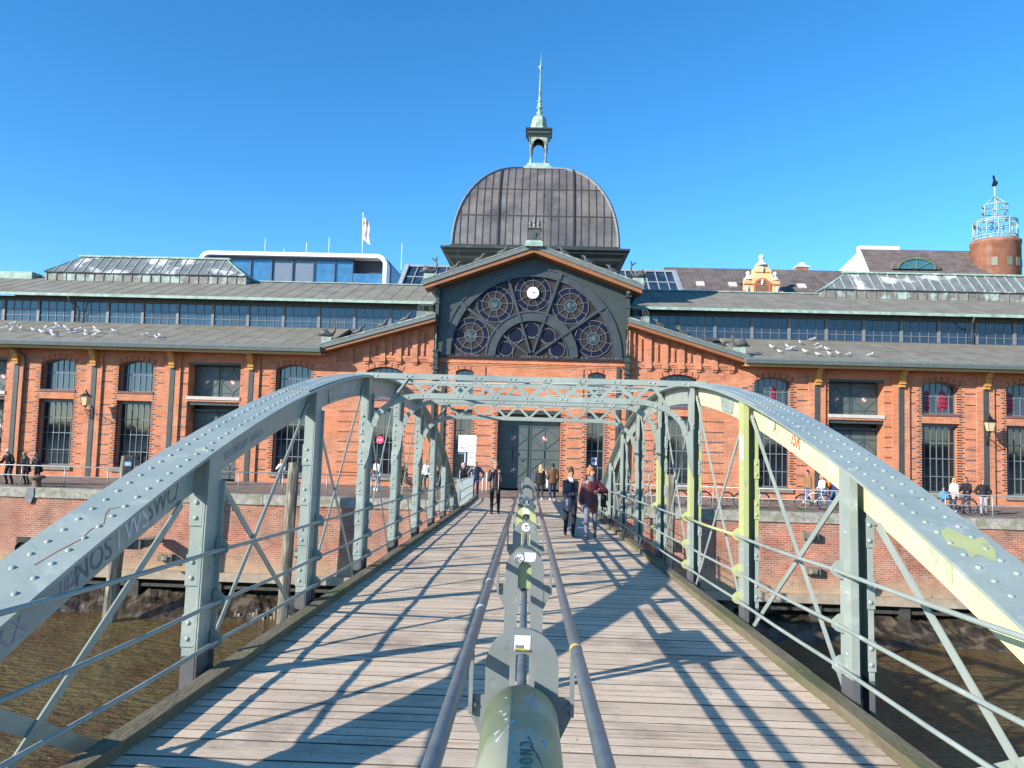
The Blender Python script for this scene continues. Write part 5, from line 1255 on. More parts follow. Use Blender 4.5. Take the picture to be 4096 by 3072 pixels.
pile(-11.05, 34.0, -10.85, 1.62, .26, 'pale weathered timber pile behind the left bridge truss')
pile(5.75, 34.2, 5.8, 1.60, .26, 'grey timber pile behind the right bridge truss')
for k in range(7):
    pass
mb = MB(); rr = random.Random(8)
for k in range(16): x = -13.4 + k * .16; mb.box(x, x + .10, 34.6 + rr.uniform(-.1, .1), 34.75, -5.8, -5.0 + rr.uniform(-.25, .15) - abs(k - 8) * .03)
tag(mb.build('old_pile_stumps', pilewood), 'row of rotten timber stumps at the mud edge left of the bridge', 'stumps')

def wall_lantern(xm, xl, label):
    t = thing('wall_lantern', label, 'lamp', (xm, Yf - .15, 3.6)); ly_, z0 = Yf - 1.0, 4.1
    mb = MB(); mb.tube([(xm, Yf - .16, 3.35), (xm, Yf - .22, 3.45), (xm, Yf - .22, 4.0), (xm, Yf - .16, 4.1)], .03, 7)
    mb.tube([(xm, Yf - .2, 3.8), (xm + (xl - xm) * .5, Yf - .6, 3.84), (xl, ly_, 3.8), (xl, ly_, 4.02)], .024, 7)
    for (c, r, a0, a1) in (((Yf - .42, 3.66), .15, 0, 5.4), ((Yf - .72, 3.72), .09, 1, 6)):
        mb.tube([(xm + (xl - xm) * (Yf - c[0]) / 1.0, c[0] + r * cos(a0 + (a1 - a0) * k / 14), c[1] + r * sin(a0 + (a1 - a0) * k / 14)) for k in range(15)], .016, 6)
    mb.lathe([(.05, 4.0), (.09, 4.04), (.09, 4.08), (.16, 4.1)], (xl, ly_, 0), 8); mb.build('bracket', black, t)
    q = math.sqrt(2); mb = MB(); mb.lathe([(.12 * q, 4.10), (.205 * q, 4.60)], (xl, ly_, 0), 4, smooth=False)
    gm = mat('lantern_glass', (.62, .50, .30), .25, 0, .1); mb.build('lantern_glass', gm, t)
    mb = MB()
    for a in range(4):
        c, s = cos(pi / 4 + a * pi / 2), sin(pi / 4 + a * pi / 2); mb.bar((xl + .12 * q * c, ly_ + .12 * q * s, 4.1), (xl + .205 * q * c, ly_ + .205 * q * s, 4.6), .02, .02)
    mb.lathe([(.26 * q, 4.59), (.25 * q, 4.62), (.10 * q, 4.76), (.07 * q, 4.84), (.09 * q, 4.86), (.03 * q, 4.9), (.05, 4.94), (.015, 4.98), (.03, 5.0), (.005, 5.06)], (xl, ly_, 0), 4, smooth=False); mb.build('lantern_roof', black, t)
wall_lantern(XC - 25.37, XC - 25.23, 'wall lantern with pale glass between tall windows at the far left')
wall_lantern(XC + 25.37, XC + 25.07, 'wall lantern with pale glass beside the tall window at the far right')

sg = thing('timetable_sign', 'white double map board on grey poles at the left bridge end', 'sign', (-3.4, 37.35, 0))
mb = MB(); mb.tube([(-3.55, 37.35, 0), (-3.55, 37.35, 3.1)], .04, 8); mb.tube([(-3.2, 37.35, 0), (-3.2, 37.35, 2.4)], .03, 8); mb.build('pole', galv, sg)
bd = mat('map_board', (.72, .73, .74), .5, 0, .06)
mb = MB(); mb.box(-3.90, -3.03, 37.27, 37.31, 2.25, 3.05); p1_ = mb.build('board', bd, sg); mb = MB(); mb.box(-3.43, -3.05, 37.26, 37.30, 1.6, 2.22); p2_ = mb.build('board', bd, sg)
mk = mat('map_lines', (.25, .27, .30), .6); rr = random.Random(12)
mb = MB()
for k in range(12): x = rr.uniform(-3.8, -3.2); z = rr.uniform(2.3, 2.62); mb.box(x, x + rr.uniform(.03, .16), 37.262, 37.268, z, z + rr.uniform(.01, .05))
for k in range(8): x = rr.uniform(-3.4, -3.1); z = rr.uniform(2.6, 2.85); mb.box(x, x + rr.uniform(.02, .08), 37.262, 37.268, z, z + rr.uniform(.01, .03))
mb.box(-3.85, -3.06, 37.262, 37.268, 2.42, 2.432); mb.build('map_print', mk, p1_)
mb = MB()
for k in range(14): x = rr.uniform(-3.4, -3.15); z = rr.uniform(1.65, 2.15); mb.box(x, x + rr.uniform(.02, .08), 37.252, 37.258, z, z + rr.uniform(.01, .04))
mb.build('map_print', mk, p2_)
for k, (x, lb) in enumerate(((-3.05, 'grey steel post beside the main door, left of the pair'), (-2.82, 'grey steel post beside the main door, right of the pair'))):
    mb = MB(); mb.lathe([(.05, 0), (.05, 1.0), (.03, 1.03), (.001, 1.04)], (x, 42.8, 0), 10); tag(mb.build('steel_bollard', galv), lb, 'bollard', 'posts beside the main door')
ps = thing('round_sign', 'round pink sign with white letters hanging in the wide portal window', 'sign', (-9.15, Yf + .35, 2.6))
mb = MB(); mb.disc((-9.15, 2.62), .22, Yf + .30, Yf + .33, 28); mb.build('disc', mat('pink_sign', (.70, .06, .15), .5, 0, .05), ps)
text_mesh('HIT', .19, 'lettering', white, ps, Matrix(((1, 0, 0, 0), (0, 0, -1, -.055), (0, 1, 0, -.06), (0, 0, 0, 1))), .002)
for x, z0, lb in ((-4.62, 1.95, 'blue and white poster in the narrow window left of the main door'), (3.0, 1.55, 'blue and white poster in the narrow window right of the main door')):
    ps = thing('window_poster', lb, 'poster', (x, Yf + .42, z0)); mb = MB(); mb.mat(white); mb.box(x, x + .3, Yf + .40, Yf + .42, z0, z0 + .42); mb.mat(mat('poster_blue', (.05, .12, .35), .5)); mb.box(x + .03, x + .27, Yf + .395, Yf + .40, z0 + .16, z0 + .34); mb.build('sheet', None, ps)
    text_mesh('INFO', .085, 'poster_print', white, ps, Matrix(((1, 0, 0, .15), (0, 0, -1, -.03), (0, 1, 0, .22), (0, 0, 0, 1))), .001)
# pink kayaks standing inside the right-hand upper windows
kp = mat('dimmed_pink_plastic', (.26, .02, .05), .4, 0, .15)  # dimming by the window glass is put into this darkened pink
for x, lb in ((13.25, 'pink kayak upright behind the first upper window right of the gable'), (21.85, 'slim pink kayak, left of two in the third upper window of the right wing'), (22.7, 'wide pink kayak, right of two in the third upper window of the right wing'), (26.45, 'pink kayak standing in the upper window at the far right edge')):
    t = thing('kayak', lb, 'kayak', (x, Yf + .45, 5.1)); mb = MB(); n = 12; w_ = .30 if 'wide' in lb else .22
    vs = []; m = 14
    for i in range(m + 1):
        u = i / m; r = w_ * (sin(pi * min(1, u * 1.0)) ** .6 if 0 < u < 1 else .02)
        for k in range(n): a = 2 * pi * k / n; vs.append((x + r * cos(a), Yf + .49 + .05 * sin(a) * (r / w_), 5.1 + 1.25 * u))
    mb.add(vs, [(i * n + k, i * n + (k + 1) % n, (i + 1) * n + (k + 1) % n, (i + 1) * n + k) for i in range(m) for k in range(n)], True); h = mb.build('hull', kp, t)
    mb = MB()
    for z in (5.35, 5.6, 5.85, 6.1): mb.tube([(x - w_ * .85, Yf + .445, z), (x, Yf + .43, z + .05), (x + w_ * .85, Yf + .445, z)], .015, 5)
    mb.build('strap', black, h)

# ------------------------------------------------------------------ gulls on the lower roofs
def zroof(y): return 7.78 + (y - (Yf - 1.0)) * (9.66 - 7.78) / (49.02 - (Yf - 1.0))
gp = thing('gull', 'white gull', 'bird'); gw = mat('gull_white', (.8, .8, .8), .7, 0, .03); gg_ = mat('gull_grey', (.38, .40, .43), .7, 0, .05)
mb = MB(); mb.tube([(-.2, 0, .13), (-.12, 0, .15), (0, 0, .17), (.1, 0, .19), (.15, 0, .24), (.17, 0, .28), (.21, 0, .285)], [.012, .05, .075, .065, .04, .042, .02], 8); mb.build('body', gw, gp)
for s in (-1, 1):
    mb = MB(); mb.tube([(.1, s * .055, .2), (0, s * .07, .19), (-.12, s * .05, .17), (-.27, s * .02, .15)], [.02, .045, .035, .008], 6); mb.build('wing', gg_, gp)
mb = MB(); mb.tube([(.2, 0, .285), (.25, 0, .275)], [.012, .004], 6); mb.build('beak', mat('gull_beak', (.55, .12, .05), .5), gp)
for s in (-1, 1):
    mb = MB(); mb.tube([(0, s * .03, .12), (.005, s * .03, 0)], .007, 5); mb.build('leg', MATS['gull_beak'], gp)
GL = [(-33.4, 47.13), (-32.44, 46.0), (-32.67, 45.41), (-31.78, 45.54), (-31.91, 44.87), (-30.67, 45.16), (-30.43, 45.85), (-30.02, 44.83), (-29.64, 44.41), (-29.55, 44.68), (-29.76, 45.4), (-29.42, 44.96), (-29.04, 44.34), (-28.41, 43.66), (-30.64, 47.31), (-30.03, 46.36), (-29.47, 46.33), (-28.43, 45.16), (-27.89, 44.5), (-28.23, 45.62), (-27.43, 45.09), (-26.72, 44.05), (-27.57, 46.27), (-26.98, 45.26), (-26.5, 44.96), (-26.22, 43.97), (-25.73, 45.07), (-23.42, 44.36), (-22.5, 44.34), (-22.19, 43.54), (-25.95, 45.57)]
GR = [(16.89, 48.47), (15.75, 47.17), (13.56, 45.51), (13.62, 44.23), (14.58, 45.86), (14.38, 45.07), (14.65, 45.21), (16.48, 46.57), (16.28, 45.64), (16.7, 45.42), (15.1, 44.37), (15.57, 43.71), (16.22, 43.69), (16.86, 44.13), (17.27, 43.82), (18.5, 43.88)]
rr = random.Random(31); first = True
ONES = 'first second third fourth fifth sixth seventh eighth ninth tenth eleventh twelfth thirteenth fourteenth fifteenth sixteenth seventeenth eighteenth nineteenth twentieth'.split()
def ordn(k): return ONES[k] if k < 20 else ('twenty ' if k < 29 else 'thirtieth thirty '.split()[0] if k == 29 else 'thirty ') + ('' if k == 29 else ONES[(k - 20) if k < 29 else k - 30])
for side, lst in (('left', GL), ('right', GR)):
    rank = {i: r for r, i in enumerate(sorted(range(len(lst)), key=lambda i: lst[i][0] / lst[i][1]))}
    for i, (x, y) in enumerate(lst):
        lb = 'white gull, %s from the left in the flock on the %s lower roof' % (ordn(rank[i]), side)
        if side == 'left' and x > -23.5: lb = {27: 'lone white gull on the left roof, just right of the flock', 28: 'white gull near the left roof gutter, upper of a close pair', 29: 'white gull near the left roof gutter, lower of a close pair'}[i]
        if side == 'right' and i == 15: lb = 'lone white gull at the right end of the right roof flock'
        if side == 'right' and i == 0: lb = 'topmost gull of the right roof flock below the clerestory'
        g = gp if first else copy_tree(gp)
        first = False; g.location = (x, y, zroof(y)); g.rotation_euler = (0, 0, rr.choice((0, pi)) + rr.uniform(-.8, .8)); s = rr.uniform(.82, 1.0); g.scale = (s, s, s)
        g['label'] = lb; g['group'] = 'gulls on the hall roof'

# ------------------------------------------------------------------ bicycles
def bicycle(x, y, rz, m, label, dirn=1):
    t = thing('bicycle', label, 'bicycle', (x, y, 0), rz, off=False); ROFF[t.name] = Vector((0, 0, 0)); R = .34; t['group'] = 'bicycles parked along the quay railing'
    tyre = mat('tyre_rubber', (.02, .02, .02), .8)
    for wx in (-.53, .53):
        mb = MB(); mb.tube([(wx + R * cos(2 * pi * k / 28), 0, R + .01 + R * sin(2 * pi * k / 28)) for k in range(29)], .018, 6, False); wl = mb.build('wheel', tyre, t)
        mb = MB(); mb.tube([(wx + (R - .03) * cos(2 * pi * k / 28), 0, R + .01 + (R - .03) * sin(2 * pi * k / 28)) for k in range(29)], .009, 5, False)
        for k in range(16): a = 2 * pi * k / 16; mb.tube([(wx, .02 * (-1) ** k, R + .01), (wx + (R - .03) * cos(a), 0, R + .01 + (R - .03) * sin(a))], .0022, 3, False)
        mb.tube([(wx, -.05, R + .01), (wx, .05, R + .01)], .02, 7); mb.build('rim', galv, wl)
        mb = MB(); mb.tube([(wx + (R + .035) * cos(a), 0, R + .01 + (R + .035) * sin(a)) for a in [math.radians(q) for q in (range(20, 200, 15) if wx < 0 else range(30, 150, 15))]], .018, 5); mb.build('mudguard', black, t)
    P = dict(bb=(-.05, 0, .29), seat=(-.17, 0, .78), head=(.36, 0, .82), headl=(.39, 0, .68), rear=(-.53, 0, .35), fr=(.53, 0, .35))
    mb = MB()
    for a, b, r in (('bb', 'seat', .017), ('seat', 'head', .016), ('bb', 'headl', .02), ('head', 'headl', .02)): mb.tube([P[a], P[b]], r, 7)
    for s in (-1, 1):
        for a in ('bb', 'seat'): q = P[a]; mb.tube([(q[0], s * .02, q[2]), (-.53, s * .05, .35)], .010, 6)
        mb.tube([(.39, s * .02, .68), (.46, s * .045, .5), (.53, s * .05, .35)], .013, 6)
    mb.build('frame', m, t)
    mb = MB(); mb.tube([(-.17, 0, .78), (-.19, 0, .92)], .013, 6); mb.tube([(.36, 0, .82), (.34, 0, 1.0)], .013, 6); mb.build('stems', galv, t)
    mb = MB(); mb.tube([(-.32, 0, .95), (-.2, 0, .95), (-.04, 0, .94)], [.06, .05, .018], 7); mb.build('saddle', black, t)
    mb = MB(); mb.tube([(.26, -.28, 1.02), (.34, -.22, 1.03), (.36, 0, 1.0), (.34, .22, 1.03), (.26, .28, 1.02)], .013, 6); mb.build('handlebar', black, t)
    mb = MB(); mb.lathe([(.09, -.012), (.09, .012), (.02, .012)], (-.05, -.05, .29), 16, 'y'); mb.tube([(-.05, -.07, .29), (.07, -.07, .2)], .01, 5); mb.box(.03, .13, -.15, -.07, .185, .205); mb.tube([(-.05, .07, .29), (-.17, .07, .38)], .01, 5); mb.box(-.22, -.12, .07, .15, .37, .39); mb.build('crank', steel_dark, t)
    mb = MB(); mb.box(-.75, -.35, -.06, .06, .745, .755); mb.tube([(-.70, .05, .75), (-.53, .05, .36)], .006, 4); mb.tube([(-.70, -.05, .75), (-.53, -.05, .36)], .006, 4); mb.build('luggage_rack', steel_dark, t)
    return t
bicycle(8.45, 37.2, 0, mat('red_frame', (.6, .04, .02), .4, 0, .05), 'bright red bicycle behind the second right bridge bay')
bicycle(10.15, 37.15, .08, mat('silver_frame', (.6, .62, .64), .35, .3, .05), 'silver city bicycle behind the lime painted post')
bicycle(13.05, 37.2, .03, mat('white_frame', (.8, .8, .8), .35, 0, .05), 'white framed bicycle beside the orange backpack')
bicycle(15.1, 37.25, pi, mat('charcoal_frame', (.04, .045, .05), .4, 0, .05), 'dark bicycle parked right of the walking group')
bicycle(19.95, 37.5, pi + .05, mat('charcoal_frame', (.04, .045, .05)), 'dark bicycle pushed by the family at the far right railing')
bicycle(4.85, 37.0, pi, mat('navy_frame', (.05, .07, .12), .4, 0, .05), 'navy bicycle behind the far end of the right truss')
bicycle(6.3, 37.3, .05, mat('charcoal_frame', (.04, .045, .05)), 'dark bicycle leaning near the grey timber pile')
# crumpled paper on the deck
t = thing('paper_scrap', 'crumpled white paper scrap on the deck beside the divider', 'litter', off=False); t.matrix_world = MBR @ Matrix.Translation((-.30, 4.2, 0)); ROFF[t.name] = Vector((0, 0, 0))
mb = MB(); rr = random.Random(2); n = 5
for j in range(n + 1):
    for k in range(n + 1): mb.v.append((-.06 + .12 * k / n + rr.uniform(-.01, .01), -.04 + .08 * j / n, .006 + rr.uniform(0, .035)))
for j in range(n):
    for k in range(n): a = j * (n + 1) + k; mb.f.append([a, a + 1, a + n + 2, a + n + 1]); mb.m.append(0); mb.sm.append(False)
mb.build('paper', white, t)
# ------------------------------------------------------------------ people
SKIN = mat('skin', (.50, .27, .18), .55, 0, .04); SKIN2 = mat('skin_warm', (.55, .32, .22), .55, 0, .04)
TMP = bpy.data.scenes.new('tmp'); QUEUE = []
class Blob:
    def __init__(s): s.m = MB()
    def cap(s, p, q, r0, r1=None, n=10):
        r1 = r0 if r1 is None else r1; p = Vector(p); q = Vector(q); s.m.tube([p, q], [r0, r1], n); s.m.ell(p, (r0,) * 3, n); s.m.ell(q, (r1,) * 3, n); return s
    def ell(s, c, r, rot=None): s.m.ell(c, r, 12, rot); return s
    def rings(s, R, n=16):   # (centre, rx, ry) stacked rings closed at both ends
        vs = []
        for c, rx, ry, ax, ay in R:
            for k in range(n):
                t = 2 * pi * k / n; vs.append(Vector(c) + ax * rx * cos(t) + ay * ry * sin(t))
        m = len(R); fs = [(i * n + k, i * n + (k + 1) % n, (i + 1) * n + (k + 1) % n, (i + 1) * n + k) for i in range(m - 1) for k in range(n)]
        fs += [tuple(reversed(range(n))), tuple((m - 1) * n + k for k in range(n))]; s.m.add(vs, fs, True); return s
    def queue(s, name, m, parent, vox, scale=1):
        me = bpy.data.meshes.new(name); me.from_pydata([(a * scale, b * scale, c * scale) for a, b, c in s.m.v], [], s.m.f)
        o = bpy.data.objects.new('q', me); TMP.collection.objects.link(o)
        r = o.modifiers.new('r', 'REMESH'); r.mode = 'VOXEL'; r.voxel_size = vox; r.use_smooth_shade = True
        sm = o.modifiers.new('s', 'SMOOTH'); sm.factor = .5; sm.iterations = 2
        QUEUE.append((o, name, m, parent)); return s
def flush():
    TMP.view_layers[0].update(); dg = TMP.view_layers[0].depsgraph
    for o, name, m, parent in QUEUE:
        me = bpy.data.meshes.new_from_object(o.evaluated_get(dg)); me.name = name; me.materials.clear(); me.materials.append(m)
        me.polygons.foreach_set('use_smooth', [True] * len(me.polygons))
        ob = bpy.data.objects.new(name, me); COL.objects.link(ob); ob.parent = parent
    for o, *_ in QUEUE: bpy.data.objects.remove(o)
    bpy.data.scenes.remove(TMP)
def ik(a, b, l1, l2, pole):
    a = Vector(a); b = Vector(b); d = b - a; L = min(d.length, (l1 + l2) * .999); u = d.normalized()
    b = a + u * L; x = (l1 * l1 - l2 * l2 + L * L) / (2 * L); h = math.sqrt(max(0, l1 * l1 - x * x)); p = Vector(pole); p = (p - u * p.dot(u)).normalized()
    return a + u * x + p * h, b
def cloth(name, col, rough=.75, bump=.3, bs=25, spec=.3): return mat(name, col, rough, 0, .12, 9, bump, bs, spec)
def person(label, loc, rz, h, top, bot, hair=('short', None), feet=((.10, 0), (-.10, 0)), hands=None, lean=0, hz=None, hem=-.06, puff=.02, head=(0, 0), shoes=None,
           skin=None, vox=.015, group=None, glasses=False, scarf=None, open_front=None, extra=None, female=False, beard=False, footz=(0, 0), world=True, hoodie=None):
    t = bpy.data.objects.new('person', None); COL.objects.link(t); tag(t, label, 'person', group)
    if world: t.location = loc; t.rotation_euler = (0, 0, rz)
    else: t.matrix_world = MBR @ Matrix.Translation(loc) @ Matrix.Rotation(rz, 4, 'Z') @ Matrix.Rotation(.034, 4, 'X')
    ROFF[t.name] = Vector((0, 0, 0))
    k = h / 1.75; skin = skin or SKIN; shoes = shoes or MATS['black_paint']
    hz = .93 if hz is None else hz / k; sw = .148 if female else .168; hw = .10
    Rl = Matrix.Rotation(lean, 3, 'X')      # positive lean tips the upper body towards -y
    hip = Vector((0, 0, hz))
    def S(x, y, z): return hip + Rl @ Vector((x, y, z))
    X, Y = Rl @ Vector((1, 0, 0)), Rl @ Vector((0, 1, 0))
    neck = S(0, .0, .53); hc = S(0, -.02, .685)
    Rh = Rl @ Matrix.Rotation(head[0], 3, 'Z') @ Matrix.Rotation(head[1], 3, 'X')
    def Hd(x, y, z): return hc + Rh @ Vector((x, y, z))
    sh = [S(s * sw, 0, .44) for s in (1, -1)]
    hd = hands or ((.23, -.04, .80), (-.23, -.04, .80))
    arms = []
    for i, s in enumerate((1, -1)):
        tgt = Vector((hd[i][0], hd[i][1], hd[i][2])); pole = (s * .25, .8, -.5) if len(hd[i]) < 4 else hd[i][3]
        e, w_ = ik(sh[i], tgt, .295, .26, pole); arms.append((sh[i], e, w_))
    legs = []
    for i, s in enumerate((1, -1)):
        hp = hip + Vector((s * .09, 0, -.02)); ft = Vector((feet[i][0], feet[i][1], .085 + footz[i])); kn, an = ik(hp, ft, .44, .43, (s * .05, -1, .0)); legs.append((hp, kn, an))
    bd_ = Blob(); tor = [(-.08, .135, .095), (.0, .15, .10), (.15, .125, .09), (.30, .15, .10), (.42, .165, .10), (.50, .10, .075), (.54, .055, .055)]
    bd_.rings([(S(0, 0, z), rx, ry, X, Y) for z, rx, ry in tor]); bd_.cap(S(0, .01, .50), Hd(0, .015, -.06), .052, .05)
    bd_.ell(Hd(0, 0, 0), (.072, .092, .110), Rh); bd_.ell(Hd(0, -.025, -.055), (.054, .062, .060), Rh); bd_.cap(Hd(0, -.088, .012), Hd(0, -.106, -.022), .011, .015, 8)
    for s in (-1, 1): bd_.ell(Hd(s * .074, .008, -.005), (.012, .022, .032), Rh)
    for (a, b, c), s in zip(arms, (1, -1)):
        bd_.cap(a, b, .045, .037); bd_.cap(b, c, .036, .025); d = (c - b).normalized(); side = d.cross(Vector((0, 1, 0)) if abs(d.y) < .8 else Vector((1, 0, 0))).normalized(); nrm = d.cross(side)
        pm = c + d * .05; bd_.cap(c, pm + side * .018, .022, .020, 8); bd_.cap(c, pm - side * .018, .022, .020, 8)
        for j, (o_, L) in enumerate(((.030, .062), (.010, .072), (-.010, .068), (-.029, .052))):
            r0 = c + d * .065 + side * o_; m1 = r0 + d * L * .55 + nrm * .006; bd_.cap(r0, m1, .0095, .009, 6); bd_.cap(m1, m1 + d * L * .35 + nrm * .02, .009, .008, 6)
        th = c + d * .03 + side * .03 * s; bd_.cap(c + d * .015, th + side * .022 * s, .012, .0105, 6); bd_.cap(th + side * .022 * s, th + side * .03 * s + d * .035, .0105, .009, 6)
    for a, b, c in legs: bd_.cap(a, b, .075, .05); bd_.cap(b, c, .048, .034)
    bd_.queue('body', skin, t, vox * .8, k)
    # jacket
    j = Blob(); pf = puff; R = []
    zs = [hem] if hem < -.1 else []
    prof = [(-.46, .18, .175), (-.30, .178, .165), (-.12, .165, .135), (.0, .162, .118), (.15, .142, .108), (.30, .158, .115), (.42, .172, .112), (.49, .13, .095), (.53, .078, .078)]
    base = [q for q in prof if q[0] > hem + .03]; first = (hem, base[0][1] * 1.0, base[0][2])
    for z, rx, ry in [first] + base: R.append((S(0, 0, z), rx + pf * (.4 if z > .5 else 1), ry + pf * .8, X, Y))
    j.rings(R)
    for a, b, c in arms: j.cap(a, b, .054 + pf * .7, .048 + pf * .8); j.cap(b, c - (c - b).normalized() * .01, .050 + pf * .8, .036 + pf * .5)
    j.ell(S(0, .06, .52), (.10, .06, .05), Rl) if hair[0] != 'none' else None
    j.queue('jacket', top, t, vox, k)
    tr = Blob(); tr.ell(hip + Vector((0, 0, -.03)), (.158, .112, .12))
    for a, b, c in legs: tr.cap(a, b, .092, .062); tr.cap(b, c + Vector((0, 0, .01)), .062, .048)
    tr.queue('trousers', bot, t, vox, k)
    for i, (a, b, c) in enumerate(legs):
        s_ = Blob(); fz = footz[i]; s_.cap((c.x, c.y + .03, .045 + fz), (c.x * 1.08, c.y - .13, .035 + fz * .6), .045, .036); s_.cap((c.x, c.y + .01, .05 + fz), (c.x, c.y, .13 + fz), .045, .045); s_.queue('shoe', shoes, t, vox, k)
    # hair
    if hair[1]:
        q = Blob(); kd = hair[0]
        if kd == 'cap': q.ell(Hd(0, .0, .045), (.082, .10, .075), Rh); q.ell(Hd(0, -.09, .045), (.06, .05, .012), Rh)
        elif kd == 'bald': q.ell(Hd(0, .045, -.01), (.078, .06, .05), Rh)
        else:
            q.ell(Hd(0, .018, .035), (.083, .095, .092), Rh); q.ell(Hd(0, .05, -.02), (.076, .06, .075), Rh)
            if kd == 'bob': q.ell(Hd(0, .025, .04), (.100, .105, .092), Rh); q.ell(Hd(.075, .03, -.03), (.032, .06, .065), Rh); q.ell(Hd(-.075, .03, -.03), (.032, .06, .065), Rh); q.ell(Hd(0, -.055, .085), (.07, .045, .035), Rh)
            if kd == 'long':
                for sx in (-.05, 0, .05): q.cap(Hd(sx, .06, 0), S(sx * 1.3, .10, .42), .05, .035)
                q.cap(Hd(.07, .01, -.02), S(.09, -.02, .46), .03, .025); q.cap(Hd(-.07, .01, -.02), S(-.09, -.02, .46), .03, .025)
            if kd == 'bun': q.ell(Hd(0, .05, .13), (.05, .05, .045), Rh)
            if kd == 'tail': q.cap(Hd(0, .10, .02), Hd(0, .16, -.14), .035, .02)
        q.queue('hair', hair[1], t, vox, k)
    mb = MB(); dk = mat('eye_dark', (.03, .02, .015), .3)
    def sc(v): return tuple(c * k for c in v)
    if glasses:
        for s in (-1, 1): mb.ell(sc(Hd(s * .032, -.09, .008)), (.03 * k, .014 * k, .02 * k), 8, Rh)
        mb.bar(sc(Hd(-.075, -.02, .012)), sc(Hd(-.06, -.085, .012)), .008, .012); mb.bar(sc(Hd(.075, -.02, .012)), sc(Hd(.06, -.085, .012)), .008, .012); mb.build('sunglasses', black, t)
    else:
        for s in (-1, 1): mb.ell(sc(Hd(s * .030, -.083, .008)), (.014 * k, .009 * k, .007 * k), 8, Rh); mb.ell(sc(Hd(s * .030, -.085, .030)), (.02 * k, .008 * k, .004 * k), 8, Rh)
        mb.build('eyes', dk, t)
    mb = MB(); mb.ell(sc(Hd(0, -.088, -.056)), (.024 * k, .008 * k, .007 * k), 8, Rh); mb.build('mouth', mat('lips', (.42, .14, .12), .5), t)
    if scarf: q = Blob(); q.ell(S(0, -.01, .55), (.095, .10, .05)); q.ell(S(.01, -.09, .50), (.07, .035, .08)); q.queue('scarf', scarf, t, vox, k)
    if hoodie:
        q = Blob(); q.rings([(S(0, -.055, z), rx, ry, X, Y) for z, rx, ry in ((-.02, .10, .085), (.2, .09, .085), (.4, .09, .085), (.5, .06, .06))]); q.queue('hoodie', hoodie, t, vox, k)
        mb = MB()
        for s in (-1, 1): mb.tube([sc(S(s * .105, -.118, z)) for z in (-.14, .1, .3, .48)], .014, 6)
        mb.build('vest_trim', mat('pale_trim', (.5, .48, .38), .7), t)
    t['_j'] = 0; del t['_j']
    return t, dict(k=k, S=S, arms=arms, Hd=Hd, hip=hip)
C_ = cloth
blk, nav, drk = C_('black_fabric', (.015, .015, .018)), C_('navy_puffer', (.012, .019, .048), .35, .6, 14, .6), C_('charcoal_fabric', (.035, .035, .04))
burg = C_('burgundy_puffer', (.075, .011, .018), .4, .6, 14, .5); jeans = C_('blue_jeans', (.06, .11, .22)); dj = C_('dark_jeans', (.03, .045, .09)); gj = C_('grey_jeans', (.14, .15, .19)); lj = C_('light_jeans', (.16, .27, .42)); lg = C_('pale_grey_jeans', (.30, .31, .33))
shiny = C_('shiny_black_puffer', (.02, .02, .024), .25, .6, 14, .7); brn = C_('brown_puffer', (.11, .048, .018), .6, .5, 14); tan = C_('tan_jacket', (.24, .13, .06)); wht = C_('white_jacket', (.68, .68, .70)); pnk = C_('pale_pink_coat', (.55, .45, .42)); blu = C_('bright_blue_jacket', (.06, .25, .55)); nv2 = C_('deep_blue_jacket', (.02, .035, .12)); leo = mat('leopard_print', (.55, .48, .36), .8, 0, .2, 9, stain=(.06, .04, .03), stain_scale=22, stain_lo=.5, stain_hi=.55); dark_red = C_('plum_fabric', (.06, .02, .05))
def hm(n, c): return mat(n, c, .7, 0, .25, 30, .4, 60)
H_bl, H_br, H_or, H_gr, H_wh, H_dk, H_gb = hm('blonde_hair', (.50, .32, .13)), hm('brown_hair', (.06, .03, .015)), hm('ginger_hair', (.34, .14, .05)), hm('grey_hair', (.35, .34, .33)), hm('white_hair', (.72, .71, .68)), hm('black_hair', (.015, .012, .01)), hm('mixed_hair', (.2, .17, .14))
ws = mat('white_shoes', (.7, .7, .7), .6); bs_ = mat('brown_shoes', (.18, .07, .03), .6)
# on the bridge (local frame; facing the camera = no rotation)
person('woman in navy padded coat with dark hair bun looking down at her phone', (1.06, 19.0, 0), .05, 1.64, nav, blk, ('bun', H_br), feet=((.07, -.14), (-.10, .12)), hands=((.045, -.27, 1.10), (-.07, -.27, 1.10)), head=(.1, .42), hem=-.30, puff=.022,
       scarf=mat('patterned_scarf', (.55, .5, .47), .8, 0, .4, 30), female=True, vox=.011, group='couple of women walking on the bridge', world=False, footz=(0, .01))
g_, J = person('woman in burgundy padded coat with short ginger hair looking aside', (1.50, 18.35, 0), -.05, 1.70, burg, gj, ('bob', H_or), feet=((.12, .22), (-.08, -.12)), hands=((.16, -.20, 1.16, (1, .5, -.3)), (-.24, -.08, .84)), head=(.75, -.05), hem=-.28, puff=.024,
       female=True, vox=.011, group='couple of women walking on the bridge', world=False, footz=(.05, 0), scarf=C_('grey_polo_neck', (.16, .17, .18)))
hb = thing('handbag', 'black shoulder bag under the arm of the woman in burgundy', 'bag', off=False); hb.matrix_world = MBR @ Matrix.Translation((1.50 + .31, 18.42, .92)); ROFF[hb.name] = Vector((0, 0, 0))
q = Blob(); q.m.box(-.055, .055, -.17, .17, -.17, .13); q.queue('bag_body', blk, hb, .02); mb = MB(); mb.tube([(-.03, -.12, .12), (-.09, -.06, .38), (-.10, .02, .50), (-.09, .08, .38), (-.03, .13, .12)], .012, 6); mb.build('strap', blk, hb)
